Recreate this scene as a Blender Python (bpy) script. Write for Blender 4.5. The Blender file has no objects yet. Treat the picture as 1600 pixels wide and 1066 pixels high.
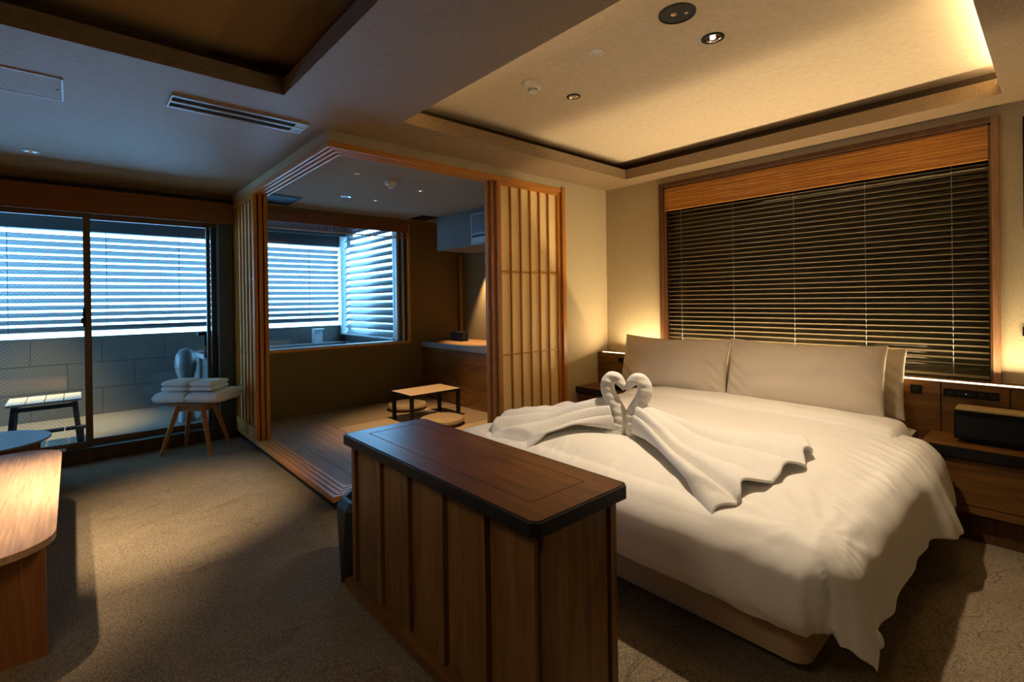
import bpy, bmesh, math, random
from mathutils import Vector, Matrix, noise
random.seed(7)
S = bpy.context.scene
COL = S.collection

# ------------------------------------------------------------------ camera
cam_d = bpy.data.cameras.new('camera'); cam = bpy.data.objects.new('camera', cam_d); COL.objects.link(cam)
S.camera = cam
cam_d.sensor_width = 36.0; cam_d.lens = 36.0 * 769.3 / 1600.0
cam_d.shift_y = (470.4 - 533.0) / 1600.0
cam_d.clip_start = 0.02; cam_d.clip_end = 200
_y, _p, _r = -0.8424, -0.0022, -0.0143
_f = Vector((math.sin(_y), math.cos(_y), 0)); _rt = Vector((math.cos(_y), -math.sin(_y), 0)); _u = Vector((0, 0, 1))
_f2 = _f * math.cos(_p) + _u * math.sin(_p); _u2 = _u * math.cos(_p) - _f * math.sin(_p)
_r3 = _rt * math.cos(_r) + _u2 * math.sin(_r); _u3 = _u2 * math.cos(_r) - _rt * math.sin(_r)
m = Matrix(((_r3.x, _u3.x, -_f2.x, 0), (_r3.y, _u3.y, -_f2.y, 0), (_r3.z, _u3.z, -_f2.z, 1.32), (0, 0, 0, 1)))
cam.matrix_world = m

# ------------------------------------------------------------------ world, exposure
W = bpy.data.worlds.new('world'); S.world = W; W.use_nodes = True
bg = W.node_tree.nodes['Background']
bg.inputs[0].default_value = (0.23, 0.58, 1.0, 1); bg.inputs[1].default_value = 15.0
S.view_settings.view_transform = 'Standard'; S.view_settings.look = 'None'
S.view_settings.gamma = 1.0; S.view_settings.use_curve_mapping = False
S.view_settings.exposure = 0.0
WARM = (1.0, 0.74, 0.48)
WARM2 = (1.0, 0.66, 0.34)

def lamp(name, kind, loc, power, color, size=0.05, cone=80, blend=0.6, aim=None, sx=None, sy=None):
    d = bpy.data.lights.new(name, kind); d.energy = power; d.color = color
    if kind == 'SPOT':
        d.spot_size = math.radians(cone); d.spot_blend = blend; d.shadow_soft_size = size
    elif kind == 'POINT': d.shadow_soft_size = size
    elif kind == 'AREA':
        d.shape = 'RECTANGLE'; d.size = sx; d.size_y = sy
    o = bpy.data.objects.new(name, d); COL.objects.link(o); o.location = loc
    if aim is not None:
        o.rotation_euler = (Vector(aim) - Vector(loc)).to_track_quat('-Z', 'Y').to_euler()
    return o
# lamps the room has: ceiling downlights
lamp('bed_downlight_lamp', 'SPOT', (-1.11, 2.303, 2.535), 162, (1.0, 0.80, 0.57), 0.035, 88, 0.75, aim=(-1.25, 2.35, 0))
lamp('sofa_downlight_lamp', 'SPOT', (-2.35, -0.34, 2.44), 560, WARM, 0.04, 36, 1.0, aim=(-3.75, 0.42, 0))
lamp('table_downlight_lamp', 'SPOT', (-3.2, -0.62, 2.36), 270, WARM, 0.03, 56, 0.9, aim=(-3.25, -0.5, 0))
lamp('tatami_downlight_lamp', 'SPOT', (-4.0, 2.46, 2.29), 230, WARM2, 0.02, 60, 0.8, aim=(-4.2, 2.65, 0))
lamp('niche_downlight_lamp', 'SPOT', (-4.88, 3.86, 1.90), 280, WARM, 0.015, 66, 0.6, aim=(-4.84, 3.92, 0.8))
lamp('seating_downlight_lamp', 'SPOT', (-1.1, -0.6, 2.5), 62, WARM, 0.45, 120, 0.8, aim=(-1.1, 0.4, 0))
lamp('balcony_downlight_lamp', 'SPOT', (-6.35, -0.2, 2.40), 480, (1.0, 0.68, 0.25), 0.03, 56, 0.8, aim=(-6.75, -0.35, 0))
# cove light strips on the lips of the raised ceiling, headboard strip
o = lamp('cove_strip_lamp_right', 'AREA', (-0.15, 2.63, 2.497), 26, (1.0, 0.76, 0.42), aim=(-0.15, 2.63, 3), sx=0.02, sy=2.2)
o.rotation_euler = (math.pi, 0, 0)
o = lamp('cove_strip_lamp_near', 'AREA', (-1.45, 1.44, 2.497), 11, (1.0, 0.76, 0.42), sx=2.3, sy=0.02)
o.rotation_euler = (math.pi, 0, 0)
o = lamp('headboard_strip_lamp', 'AREA', (-1.35, 3.875, 0.817), 50, (1.0, 0.76, 0.46), sx=3.0, sy=0.012)
o.rotation_euler = (math.pi + math.radians(20), 0, 0)

# ------------------------------------------------------------------ materials
class N:
    def __init__(s, name):
        s.m = bpy.data.materials.new(name); s.m.use_nodes = True
        s.t = s.m.node_tree; s.b = s.t.nodes['Principled BSDF']; s.o = s.t.nodes['Material Output']
    def n(s, typ, **kw):
        x = s.t.nodes.new(typ)
        for k, v in kw.items():
            if k.startswith('i_'):
                x.inputs[k[2:].replace('_', ' ')].default_value = v
            else: setattr(x, k, v)
        return x
    def l(s, a, b): s.t.links.new(a, b)
    def coords(s, scale=(1, 1, 1), rot=(0, 0, 0), kind='Object'):
        tc = s.n('ShaderNodeTexCoord'); mp = s.n('ShaderNodeMapping')
        mp.inputs['Scale'].default_value = scale; mp.inputs['Rotation'].default_value = rot
        s.l(tc.outputs[kind], mp.inputs['Vector']); return mp.outputs[0]
    def ramp(s, fac, stops):
        r = s.n('ShaderNodeValToRGB'); e = r.color_ramp.elements
        while len(e) < len(stops): e.new(0.5)
        for i, (p, c) in enumerate(stops):
            e[i].position = p; e[i].color = (*c, 1) if len(c) == 3 else c
        s.l(fac, r.inputs[0]); return r.outputs[0]
    def noise(s, vec, scale, detail=3, rough=0.55, dist=0.0):
        x = s.n('ShaderNodeTexNoise'); x.inputs['Scale'].default_value = scale; x.inputs['Detail'].default_value = detail
        x.inputs['Roughness'].default_value = rough; x.inputs['Distortion'].default_value = dist
        s.l(vec, x.inputs['Vector']); return x.outputs['Fac']
    def mix(s, fac, a, b, mode='MIX'):
        x = s.n('ShaderNodeMix', data_type='RGBA', blend_type=mode)
        for sock, v in ((x.inputs[0], fac), (x.inputs[6], a), (x.inputs[7], b)):
            if hasattr(v, 'is_output'): s.l(v, sock)
            elif isinstance(v, (int, float)): sock.default_value = v
            else: sock.default_value = (*v, 1)
        return x.outputs[2]
    def math(s, op, a, b=0.0):
        x = s.n('ShaderNodeMath', operation=op)
        for i, v in enumerate((a, b)):
            if hasattr(v, 'is_output'): s.l(v, x.inputs[i])
            else: x.inputs[i].default_value = v
        return x.outputs[0]
    def bump(s, h, strength=0.3, dist=0.01):
        x = s.n('ShaderNodeBump'); x.inputs['Strength'].default_value = strength; x.inputs['Distance'].default_value = dist
        s.l(h, x.inputs['Height']); s.l(x.outputs[0], s.b.inputs['Normal'])
    def base(s, c):
        if hasattr(c, 'is_output'): s.l(c, s.b.inputs['Base Color'])
        else: s.b.inputs['Base Color'].default_value = (*c, 1)
    def rs(s, rough, spec=0.5, metal=0.0):
        s.b.inputs['Roughness'].default_value = rough; s.b.inputs['Specular IOR Level'].default_value = spec
        s.b.inputs['Metallic'].default_value = metal

def mul(c, k): return tuple(x * k for x in c)
def plain(name, c, rough=0.5, spec=0.5, metal=0.0):
    k = N(name); v = k.coords((1, 1, 1)); f = k.noise(v, 30, 3)
    k.base(k.ramp(f, [(0.3, mul(c, 0.93)), (0.7, mul(c, 1.05))])); k.rs(rough, spec, metal); return k.m
def wood(name, light, dark, axis='X', rough=0.45, scale=1.0, knots=False):
    k = N(name)
    sc = {'X': (0.9, 14, 14), 'Y': (14, 0.9, 14), 'Z': (14, 14, 0.9)}[axis]
    v = k.coords(tuple(x * scale for x in sc))
    f1 = k.noise(v, 1.6, 6, 0.62, 0.5)
    sc2 = {'X': (3, 70, 70), 'Y': (70, 3, 70), 'Z': (70, 70, 3)}[axis]
    v2 = k.coords(tuple(x * scale for x in sc2)); f2 = k.noise(v2, 2.0, 3, 0.6)
    mid = tuple((a + b) / 2 for a, b in zip(light, dark))
    c = k.ramp(f1, [(0.28, dark), (0.5, mid), (0.72, light)])
    c2 = k.ramp(f2, [(0.35, (0.72, 0.72, 0.72)), (0.62, (1.06, 1.06, 1.06))])
    c = k.mix(0.8, c, c2, 'MULTIPLY')
    if knots:
        v3 = k.coords({'X': (1.2, 5, 5), 'Y': (5, 1.2, 5), 'Z': (5, 5, 1.2)}[axis])
        f3 = k.noise(v3, 1.3, 2, 0.5, 1.5)
        c = k.mix(0.8, c, k.ramp(f3, [(0.3, (0.5, 0.45, 0.4)), (0.45, (1, 1, 1))]), 'MULTIPLY')
    k.base(c); k.rs(rough, 0.4 if rough < 0.58 else 0.2); k.bump(f2, 0.15, 0.002); return k.m
def weave(name, c, dark, sx=260, sy=420, streak=(6, 90, 90), bump=0.5, mixf=0.6, rough=0.9):
    k = N(name)
    v = k.coords((1, 1, 1))
    sep = k.n('ShaderNodeSeparateXYZ'); k.l(v, sep.inputs[0])
    def sn(o, f): return k.math('SINE', k.math('MULTIPLY', o, f))
    wx = k.math('ADD', sn(sep.outputs[0], sx), sn(sep.outputs[2], sx))
    wy = sn(sep.outputs[1], sy)
    w = k.math('MULTIPLY', wx, wy)
    n1 = k.noise(k.coords(streak), 3.0, 5, 0.7)
    n2 = k.noise(v, 160, 2)
    h = k.math('ADD', k.math('MULTIPLY', w, 0.22), k.math('MULTIPLY', n1, 1.2))
    h = k.math('ADD', h, k.math('MULTIPLY', n2, 0.5))
    c1 = k.ramp(n1, [(0.36, dark), (0.56, c)])
    c1 = k.mix(0.45, c1, k.ramp(k.math('ADD', k.math('MULTIPLY', w, 0.25), 0.5), [(0.1, (0.6, 0.6, 0.6)), (0.7, (1.1, 1.1, 1.1))]), 'MULTIPLY')
    c2 = k.ramp(n2, [(0.3, (0.7, 0.7, 0.7)), (0.7, (1.15, 1.15, 1.15))])
    k.base(k.mix(mixf, c1, c2, 'MULTIPLY')); k.rs(rough, 0.2 if rough > 0.8 else 1.0); k.bump(h, bump, 0.004); return k.m

M = {}
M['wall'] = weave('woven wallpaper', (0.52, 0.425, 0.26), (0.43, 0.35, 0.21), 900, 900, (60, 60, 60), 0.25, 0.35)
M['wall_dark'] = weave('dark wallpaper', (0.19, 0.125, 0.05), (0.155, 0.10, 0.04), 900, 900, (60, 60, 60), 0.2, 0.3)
M['soffit'] = weave('woven ceiling fabric', (0.34, 0.225, 0.105), (0.20, 0.128, 0.055), 420, 620, (110, 7, 110), 0.9, 0.7, rough=0.5)
M['soffit_plain'] = weave('inner ceiling cloth', (0.30, 0.25, 0.18), (0.25, 0.21, 0.15), 500, 500, (30, 30, 30), 0.3, 0.3)
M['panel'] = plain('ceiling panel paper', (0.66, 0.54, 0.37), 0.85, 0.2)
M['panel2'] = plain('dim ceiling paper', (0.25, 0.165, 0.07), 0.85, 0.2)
M['cove'] = plain('cove shade and trim brown', (0.075, 0.05, 0.025), 0.8, 0.2)  # shade of the unlit cove put into the brown; also inlay and backing colour
M['orange'] = wood('orange cedar', (0.58, 0.235, 0.04), (0.46, 0.175, 0.028), 'Z', 0.45)
M['orange_x'] = wood('orange cedar x', (0.60, 0.255, 0.05), (0.48, 0.19, 0.035), 'X', 0.45)
M['orange_y'] = wood('orange cedar y', (0.62, 0.265, 0.05), (0.50, 0.20, 0.035), 'Y', 0.45)
M['walnut_x'] = wood('walnut x', (0.23, 0.105, 0.022), (0.10, 0.042, 0.009), 'X', 0.42, 1, True)
M['walnut_z'] = wood('walnut z', (0.29, 0.14, 0.032), (0.125, 0.052, 0.012), 'Z', 0.42, 1, True)
M['walnut_top'] = wood('walnut top', (0.18, 0.07, 0.025), (0.075, 0.027, 0.011), 'X', 0.36, 1.2, True)
M['frame_brown'] = wood('brown frame wood', (0.13, 0.055, 0.02), (0.06, 0.025, 0.01), 'Z', 0.4)
M['oak_floor'] = wood('smoked floor boards', (0.36, 0.24, 0.15), (0.24, 0.15, 0.09), 'X', 0.6)
M['table'] = wood('pale beech', (0.78, 0.50, 0.31), (0.62, 0.37, 0.20), 'X', 0.6, 0.7)
M['table_side'] = wood('beech leg', (0.42, 0.17, 0.05), (0.28, 0.10, 0.025), 'Z', 0.45)
M['stool'] = wood('stool wood', (0.46, 0.20, 0.05), (0.30, 0.12, 0.03), 'Z', 0.45)
M['black'] = plain('black edge', (0.009, 0.009, 0.010), 0.5, 0.25)
M['blackm'] = plain('black plastic', (0.0035, 0.0035, 0.004), 0.6, 0.15)
M['darkgrey'] = plain('dark grey bin', (0.018, 0.020, 0.022), 0.55, 0.4)
M['white'] = plain('white plastic', (0.72, 0.68, 0.60), 0.4, 0.4)
M['chrome'] = plain('chrome', (0.8, 0.8, 0.8), 0.12, 0.5, 1.0)
M['brass'] = plain('brass edge', (0.65, 0.42, 0.20), 0.35, 0.5, 0.6)
M['alu'] = plain('pale aluminium', (0.50, 0.53, 0.55), 0.4, 0.5, 0.3)
M['aludark'] = plain('dark bronze aluminium', (0.055, 0.050, 0.045), 0.4, 0.5, 0.2)
M['alubrown'] = plain('brown aluminium', (0.15, 0.09, 0.05), 0.4, 0.5, 0.1)
M['slat'] = plain('pale louver slat', (0.20, 0.22, 0.23), 0.45, 0.4)
M['header'] = plain('balcony paint', (0.05, 0.06, 0.065), 0.7, 0.3)
M['tile'] = plain('balcony stone tile', (0.095, 0.10, 0.095), 0.45, 0.4)
M['grout'] = plain('tile joint', (0.05, 0.05, 0.05), 0.8, 0.2)
M['deck'] = plain('balcony floor', (0.20, 0.185, 0.15), 0.5, 0.4)
M['step'] = plain('dark teal board', (0.035, 0.05, 0.06), 0.5, 0.4)
M['blind'] = plain('dark brown blind slat', (0.14, 0.105, 0.055), 0.5, 0.5)
M['cord'] = plain('cord with daylight dots', (0.65, 0.72, 0.80), 0.6, 0.3)  # pale blue stands in for daylight dots shining through the cord holes
M['sky_block'] = plain('dark sky blocking panel', (0.10, 0.085, 0.045), 0.7, 0.2)  # tone of the added panel that fills the bedroom blind gaps
M['boxbase'] = weave('bed base cloth', (0.50, 0.34, 0.19), (0.44, 0.30, 0.165), 1400, 1400, (80, 80, 80), 0.2, 0.25)
M['mattress'] = plain('mattress ticking', (0.55, 0.50, 0.42), 0.8, 0.2)
M['stone'] = plain('tub stone', (0.15, 0.16, 0.16), 0.35, 0.5)
M['oval'] = plain('slate top', (0.20, 0.21, 0.22), 0.4, 0.4)
M['led'] = plain('led diffuser', (0.9, 0.8, 0.6))
def emit(name, c, s):
    k = N(name); k.b.inputs['Base Color'].default_value = (*c, 1); k.b.inputs['Emission Color'].default_value = (*c, 1)
    k.b.inputs['Emission Strength'].default_value = s; return k.m
M['strip'] = emit('lit led strip', (1.0, 0.80, 0.52), 2.2)
M['bulb'] = emit('lit lamp lens', (1.0, 0.85, 0.6), 3.0)
M['dot'] = emit('indicator light', (1.0, 0.85, 0.75), 1.5)

def glass(name, tint=(0.93, 0.97, 0.98), wire=False):
    k = N(name); t = k.t; t.nodes.remove(k.b)
    tr = k.n('ShaderNodeBsdfTransparent'); gl = k.n('ShaderNodeBsdfGlossy'); gl.inputs['Roughness'].default_value = 0.01
    tr.inputs[0].default_value = (*tint, 1)
    if wire:
        v = k.coords((1, 1, 1)); sep = k.n('ShaderNodeSeparateXYZ'); k.l(v, sep.inputs[0])
        a = k.math('SINE', k.math('MULTIPLY', k.math('ADD', sep.outputs[1], sep.outputs[2]), 200))
        b = k.math('SINE', k.math('MULTIPLY', k.math('SUBTRACT', sep.outputs[1], sep.outputs[2]), 200))
        mx = k.math('MAXIMUM', a, b)
        k.l(k.ramp(mx, [(0.93, tint), (0.99, mul(tint, 0.72))]), tr.inputs[0])
    fr = k.n('ShaderNodeFresnel'); fr.inputs[0].default_value = 1.5
    ge = k.n('ShaderNodeNewGeometry')
    f = k.math('MULTIPLY', fr.outputs[0], 1.3); f = k.math('MINIMUM', f, 1.0)
    f = k.math('MULTIPLY', f, k.math('SUBTRACT', 1.0, ge.outputs['Backfacing']))
    mx = k.n('ShaderNodeMixShader'); k.l(f, mx.inputs[0]); k.l(tr.outputs[0], mx.inputs[1]); k.l(gl.outputs[0], mx.inputs[2])
    k.l(mx.outputs[0], k.o.inputs[0]); return k.m
M['glass'] = glass('window glass'); M['wireglass'] = glass('wired window glass', wire=True)

def m_carpet():
    k = N('carpet'); v = k.coords((1, 1, 1))
    n1 = k.noise(v, 130, 3, 0.8); n2 = k.noise(v, 4, 4, 0.6)
    vw = k.n('ShaderNodeTexNoise'); vw.inputs['Scale'].default_value = 4.5; vw.inputs['Detail'].default_value = 5
    k.l(v, vw.inputs['Vector'])
    mv = k.n('ShaderNodeMapping'); mv.inputs['Scale'].default_value = (2.6, 0.8, 1); mv.inputs['Rotation'].default_value = (0, 0, 0.9)
    ad = k.n('ShaderNodeVectorMath', operation='MULTIPLY_ADD'); ad.inputs[1].default_value = (0.35, 0.35, 0); k.l(vw.outputs['Color'], ad.inputs[0]); k.l(v, ad.inputs[2])
    k.l(ad.outputs[0], mv.inputs['Vector'])
    vo = k.n('ShaderNodeTexVoronoi', feature='DISTANCE_TO_EDGE'); vo.inputs['Scale'].default_value = 2.6; k.l(mv.outputs[0], vo.inputs['Vector'])
    ln = k.ramp(vo.outputs['Distance'], [(0.0, (0, 0, 0)), (0.028, (1, 1, 1))])
    msk = k.ramp(k.noise(v, 2.2, 2), [(0.44, (1, 1, 1)), (0.56, (0, 0, 0))])
    ln2 = k.mix(msk, ln, (1, 1, 1))
    c = k.ramp(n1, [(0.34, (0.11, 0.085, 0.053)), (0.66, (0.37, 0.295, 0.195))])
    c = k.mix(0.5, c, k.ramp(n2, [(0.3, (0.8, 0.8, 0.8)), (0.7, (1.15, 1.15, 1.15))]), 'MULTIPLY')
    c = k.mix(1.0, c, k.ramp(ln2, [(0, (0.80, 0.77, 0.74)), (1, (1, 1, 1))]), 'MULTIPLY')
    k.base(c); k.rs(0.95, 0.1)
    h = k.math('ADD', k.math('MULTIPLY', n1, 0.6), k.math('MULTIPLY', ln2, 0.5)); k.bump(h, 0.8, 0.012); return k.m
M['carpet'] = m_carpet()
def m_terry():
    k = N('terry towel'); v = k.coords((1, 1, 1)); n = k.noise(v, 330, 2, 0.7)
    k.base(k.ramp(n, [(0.3, (0.74, 0.72, 0.68)), (0.6, (0.90, 0.885, 0.85))])); k.rs(0.95, 0.1)
    k.b.inputs['Sheen Weight'].default_value = 0.15; k.bump(n, 0.7, 0.006); return k.m
M['terry'] = m_terry()
def m_linen(name, c):
    k = N(name); v = k.coords((1, 1, 1)); n = k.noise(v, 5, 4, 0.5); n2 = k.noise(v, 500, 1)
    k.base(k.ramp(n2, [(0.3, mul(c, 0.97)), (0.7, c)])); k.rs(0.62, 0.3)
    k.b.inputs['Sheen Weight'].default_value = 0.08; k.bump(n, 0.12, 0.05); return k.m
M['linen'] = m_linen('white duvet cotton', (0.78, 0.76, 0.71))
M['pillow'] = m_linen('pillow cotton', (0.58, 0.50, 0.39))
M['paper'] = m_linen('shoji paper', (0.88, 0.66, 0.31))
def m_tatami():
    k = N('tatami rush'); v = k.coords((1, 1, 1)); sep = k.n('ShaderNodeSeparateXYZ'); k.l(v, sep.inputs[0])
    w = k.math('SINE', k.math('MULTIPLY', sep.outputs[0], 700)); n = k.noise(k.coords((4, 120, 4)), 2, 3)
    k.base(k.ramp(n, [(0.3, (0.30, 0.21, 0.11)), (0.7, (0.42, 0.30, 0.17))])); k.rs(0.7, 0.3); k.bump(w, 0.2, 0.002); return k.m
M['tatami'] = m_tatami()
def m_tatami2():
    k = N('tatami rush turned'); v = k.coords((1, 1, 1)); sep = k.n('ShaderNodeSeparateXYZ'); k.l(v, sep.inputs[0])
    w = k.math('SINE', k.math('MULTIPLY', sep.outputs[1], 700)); n = k.noise(k.coords((120, 4, 4)), 2, 3)
    k.base(k.ramp(n, [(0.3, (0.20, 0.14, 0.075)), (0.7, (0.30, 0.21, 0.12))])); k.rs(0.7, 0.3); k.bump(w, 0.2, 0.002); return k.m
M['tatami2'] = m_tatami2()
M['tatami_border'] = plain('tatami edge', (0.12, 0.10, 0.07), 0.8, 0.2)
M['tan'] = plain('tan leather', (0.36, 0.25, 0.14), 0.35, 0.5)
M['radio_top'] = wood('radio top wood', (0.55, 0.40, 0.17), (0.45, 0.32, 0.13), 'X', 0.35)
def m_bamboo(name, a, b):
    k = N(name); n = k.noise(k.coords((0.9, 0.9, 90)), 1.5, 5, 0.7); n2 = k.noise(k.coords((6, 6, 300)), 2, 2)
    c = k.ramp(n, [(0.38, b), (0.60, a)]); c = k.mix(0.5, c, k.ramp(n2, [(0.3, (0.7, 0.7, 0.7)), (0.7, (1.1, 1.1, 1.1))]), 'MULTIPLY')
    k.base(c); k.rs(0.55, 0.3); return k.m
M['bamboo'] = m_bamboo('bamboo reed', (0.66, 0.31, 0.06), (0.33, 0.12, 0.02))
M['bamboo_dark'] = m_bamboo('dark bamboo reed', (0.30, 0.11, 0.025), (0.20, 0.065, 0.014))
M['grille'] = plain('grille frame', (0.34, 0.40, 0.42), 0.4, 0.5)

# ------------------------------------------------------------------ object helpers
def link(name, me, mat=None, parent=None, smooth=False):
    o = bpy.data.objects.new(name, me); COL.objects.link(o)
    if mat is not None: me.materials.append(M[mat] if isinstance(mat, str) else mat)
    if parent is not None: o.parent = parent
    if smooth:
        for p in me.polygons: p.use_smooth = True
    return o
def org(parent):
    v = Vector((0, 0, 0))
    while parent is not None: v += Vector(parent.location); parent = parent.parent
    return v
def fin(name, bm, mat, parent=None, smooth=False, bev=0, seg=2, top=False):
    """bm is in world coordinates; a top-level mesh gets its origin at its base centre"""
    if bev:
        es = [e for e in bm.edges if e.is_manifold and e.calc_face_angle(0) > 0.5]
        bmesh.ops.bevel(bm, geom=es, offset=bev, segments=seg, affect='EDGES', profile=0.5, clamp_overlap=True)
    bmesh.ops.recalc_face_normals(bm, faces=bm.faces)
    me = bpy.data.meshes.new(name)
    if parent is None:
        xs = [v.co for v in bm.verts]
        lo = Vector((min(v.x for v in xs), min(v.y for v in xs), min(v.z for v in xs))); hi = Vector((max(v.x for v in xs), max(v.y for v in xs), max(v.z for v in xs)))
        L = Vector(((lo.x + hi.x) / 2, (lo.y + hi.y) / 2, lo.z))
    else: L = org(parent)
    bmesh.ops.translate(bm, vec=-L, verts=bm.verts); bm.to_mesh(me); bm.free()
    o = link(name, me, mat, parent, smooth)
    if parent is None: o.location = L
    return o
def abox(bm, x0, x1, y0, y1, z0, z1):
    vs = [bm.verts.new((x, y, z)) for x in (x0, x1) for y in (y0, y1) for z in (z0, z1)]
    for f in ((0, 1, 3, 2), (4, 6, 7, 5), (0, 4, 5, 1), (2, 3, 7, 6), (0, 2, 6, 4), (1, 5, 7, 3)):
        bm.faces.new([vs[i] for i in f])
    return vs
def box(name, x0, x1, y0, y1, z0, z1, mat, parent=None, bev=0, **kw):
    bm = bmesh.new(); abox(bm, x0, x1, y0, y1, z0, z1)
    return fin(name, bm, mat, parent, bev=bev, **kw)
def boxes(name, L, mat, parent=None, bev=0):
    bm = bmesh.new()
    for b in L: abox(bm, *b)
    return fin(name, bm, mat, parent, bev=bev)
def lathe_bm(prof, cx, cy, seg=32, bm=None):
    bm = bm or bmesh.new(); rings = []
    for r, z in prof:
        if r < 1e-6: rings.append([bm.verts.new((cx, cy, z))])
        else: rings.append([bm.verts.new((cx + r * math.cos(2 * math.pi * i / seg), cy + r * math.sin(2 * math.pi * i / seg), z)) for i in range(seg)])
    for a, b in zip(rings, rings[1:]):
        if len(a) == 1 and len(b) == 1: continue
        for i in range(seg):
            j = (i + 1) % seg
            if len(a) == 1: bm.faces.new((a[0], b[j], b[i]))
            elif len(b) == 1: bm.faces.new((a[i], a[j], b[0]))
            else: bm.faces.new((a[i], a[j], b[j], b[i]))
    return bm
def lathe(name, prof, cx, cy, mat, parent=None, seg=32, smooth=True):
    o = fin(name, lathe_bm(prof, cx, cy, seg), mat, parent, smooth=False)
    if smooth:
        for p in o.data.polygons: p.use_smooth = True
        try: o.data.set_sharp_from_angle(angle=math.radians(40))
        except Exception: pass
    return o
def prism(name, pts, z0, z1, mat, parent=None, bev=0, seg=2):
    bm = bmesh.new(); a = [bm.verts.new((x, y, z0)) for x, y in pts]; b = [bm.verts.new((x, y, z1)) for x, y in pts]
    bm.faces.new(a[::-1]); bm.faces.new(b)
    for i in range(len(pts)):
        j = (i + 1) % len(pts); bm.faces.new((a[i], a[j], b[j], b[i]))
    return fin(name, bm, mat, parent, bev=bev, seg=seg)
def tube_bm(pts, rad, seg=12, bm=None, caps=True, ref=Vector((0, 0, 1))):
    bm = bm or bmesh.new(); pts = [Vector(p) for p in pts]; n = len(pts); rings = []
    if not hasattr(rad, '__len__'): rad = [rad] * n
    up = None
    for i, p in enumerate(pts):
        t = (pts[min(i + 1, n - 1)] - pts[max(i - 1, 0)]).normalized()
        if up is None:
            up = t.cross(ref); up = up.normalized() if up.length > 1e-4 else t.cross(Vector((1, 0, 0))).normalized()
        up = (up - t * up.dot(t)).normalized(); w = t.cross(up)
        rings.append([bm.verts.new(p + (up * math.cos(2 * math.pi * k / seg) + w * math.sin(2 * math.pi * k / seg)) * rad[i]) for k in range(seg)])
    for a, b in zip(rings, rings[1:]):
        for k in range(seg): bm.faces.new((a[k], a[(k + 1) % seg], b[(k + 1) % seg], b[k]))
    if caps: bm.faces.new(rings[0][::-1]); bm.faces.new(rings[-1])
    return bm
def tube(name, pts, rad, mat, parent=None, seg=12, smooth=True): return fin(name, tube_bm(pts, rad, seg), mat, parent, smooth=smooth)
def beam(bm, a, b, w, d):
    """tapered square leg from a (top) to b (bottom); w,d = half sizes at top and bottom"""
    a, b = Vector(a), Vector(b)
    vs = []
    for p, s in ((a, w), (b, d)):
        for dx, dy in ((-1, -1), (1, -1), (1, 1), (-1, 1)): vs.append(bm.verts.new(p + Vector((dx * s, dy * s, 0))))
    for f in ((3, 2, 1, 0), (4, 5, 6, 7), (0, 1, 5, 4), (1, 2, 6, 5), (2, 3, 7, 6), (3, 0, 4, 7)): bm.faces.new([vs[i] for i in f])
def tag(o, label=None, cat=None, group=None, kind=None):
    if label: o['label'] = label
    if cat: o['category'] = cat
    if group: o['group'] = group
    if kind: o['kind'] = kind
    return o
def thing(name, loc, label, cat, group=None):
    o = bpy.data.objects.new(name, None); COL.objects.link(o); o.location = loc; o.empty_display_size = 0.05
    return tag(o, label, cat, group)
def struct(o, label, cat='structure'):
    return tag(o, label, cat, None, 'structure')
def sroot(name, loc, label, cat):
    o = thing(name, loc, label, cat); o['kind'] = 'structure'; return o
def clone(src, name=None, loc=None, parent=None):
    c = src.copy(); COL.objects.link(c); c.parent = parent
    if loc is not None: c.location = loc
    if name: c.name = name
    return c
def clone_tree(root, loc, label, rotz=None):
    c = root.copy(); COL.objects.link(c); c.location = loc; c['label'] = label
    if rotz is not None: c.rotation_euler.z = rotz
    for ch in list(root.children):
        d = ch.copy(); COL.objects.link(d); d.parent = c
        for g in list(ch.children):
            e = g.copy(); COL.objects.link(e); e.parent = d
    return c

# room planes
XW, YH, XB, ZC = -3.05, 4.0, -5.55, 2.40
XR, YN = 1.7, -2.4
# ------------------------------------------------------------------ shell
struct(box('floor', XB - 0.12, XR, YN, 4.0, -0.06, 0.0, 'carpet'), 'grey-beige carpet with embossed vein lines', 'carpet')
struct(box('wall_right', XR, XR + 0.1, YN, 4.1, 0, 2.7, 'wall'), 'beige wallpaper wall on the right side of the room', 'wall')
struct(box('wall_near', XB - 0.2, XR, YN - 0.1, YN, 0, 2.7, 'wall'), 'beige wallpaper wall behind the camera', 'wall')
# headboard wall with window hole
WX0, WX1, WZ0, WZ1 = -2.41, -0.275, 0.78, 2.315
struct(boxes('wall_back', [(XW, WX0, YH, YH + 0.16, 0, 2.7), (WX1, XR, YH, YH + 0.16, 0, 2.7), (WX0, WX1, YH, YH + 0.16, 0, WZ0), (WX0, WX1, YH, YH + 0.16, WZ1, 2.7)], 'wall'),
       'olive-beige woven wallpaper wall behind the bed, lit from below', 'wall')
# return wall next to the shoji, strip above lintel
struct(boxes('wall_left', [(XW - 0.12, XW, 3.385, YH + 0.16, 0, 2.7)], 'wall'),
       'beige wallpaper wall between the paper screen and the bed corner', 'wall')
struct(boxes('trim_4', [(XW - 0.12, XW, 1.2, 3.385, 2.335, 2.7), (XB, XW - 0.12, 1.2, 1.32, 2.335, 2.7)], 'wall'), 'narrow wallpapered strip above the cedar lintel', 'wall strip')
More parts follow.
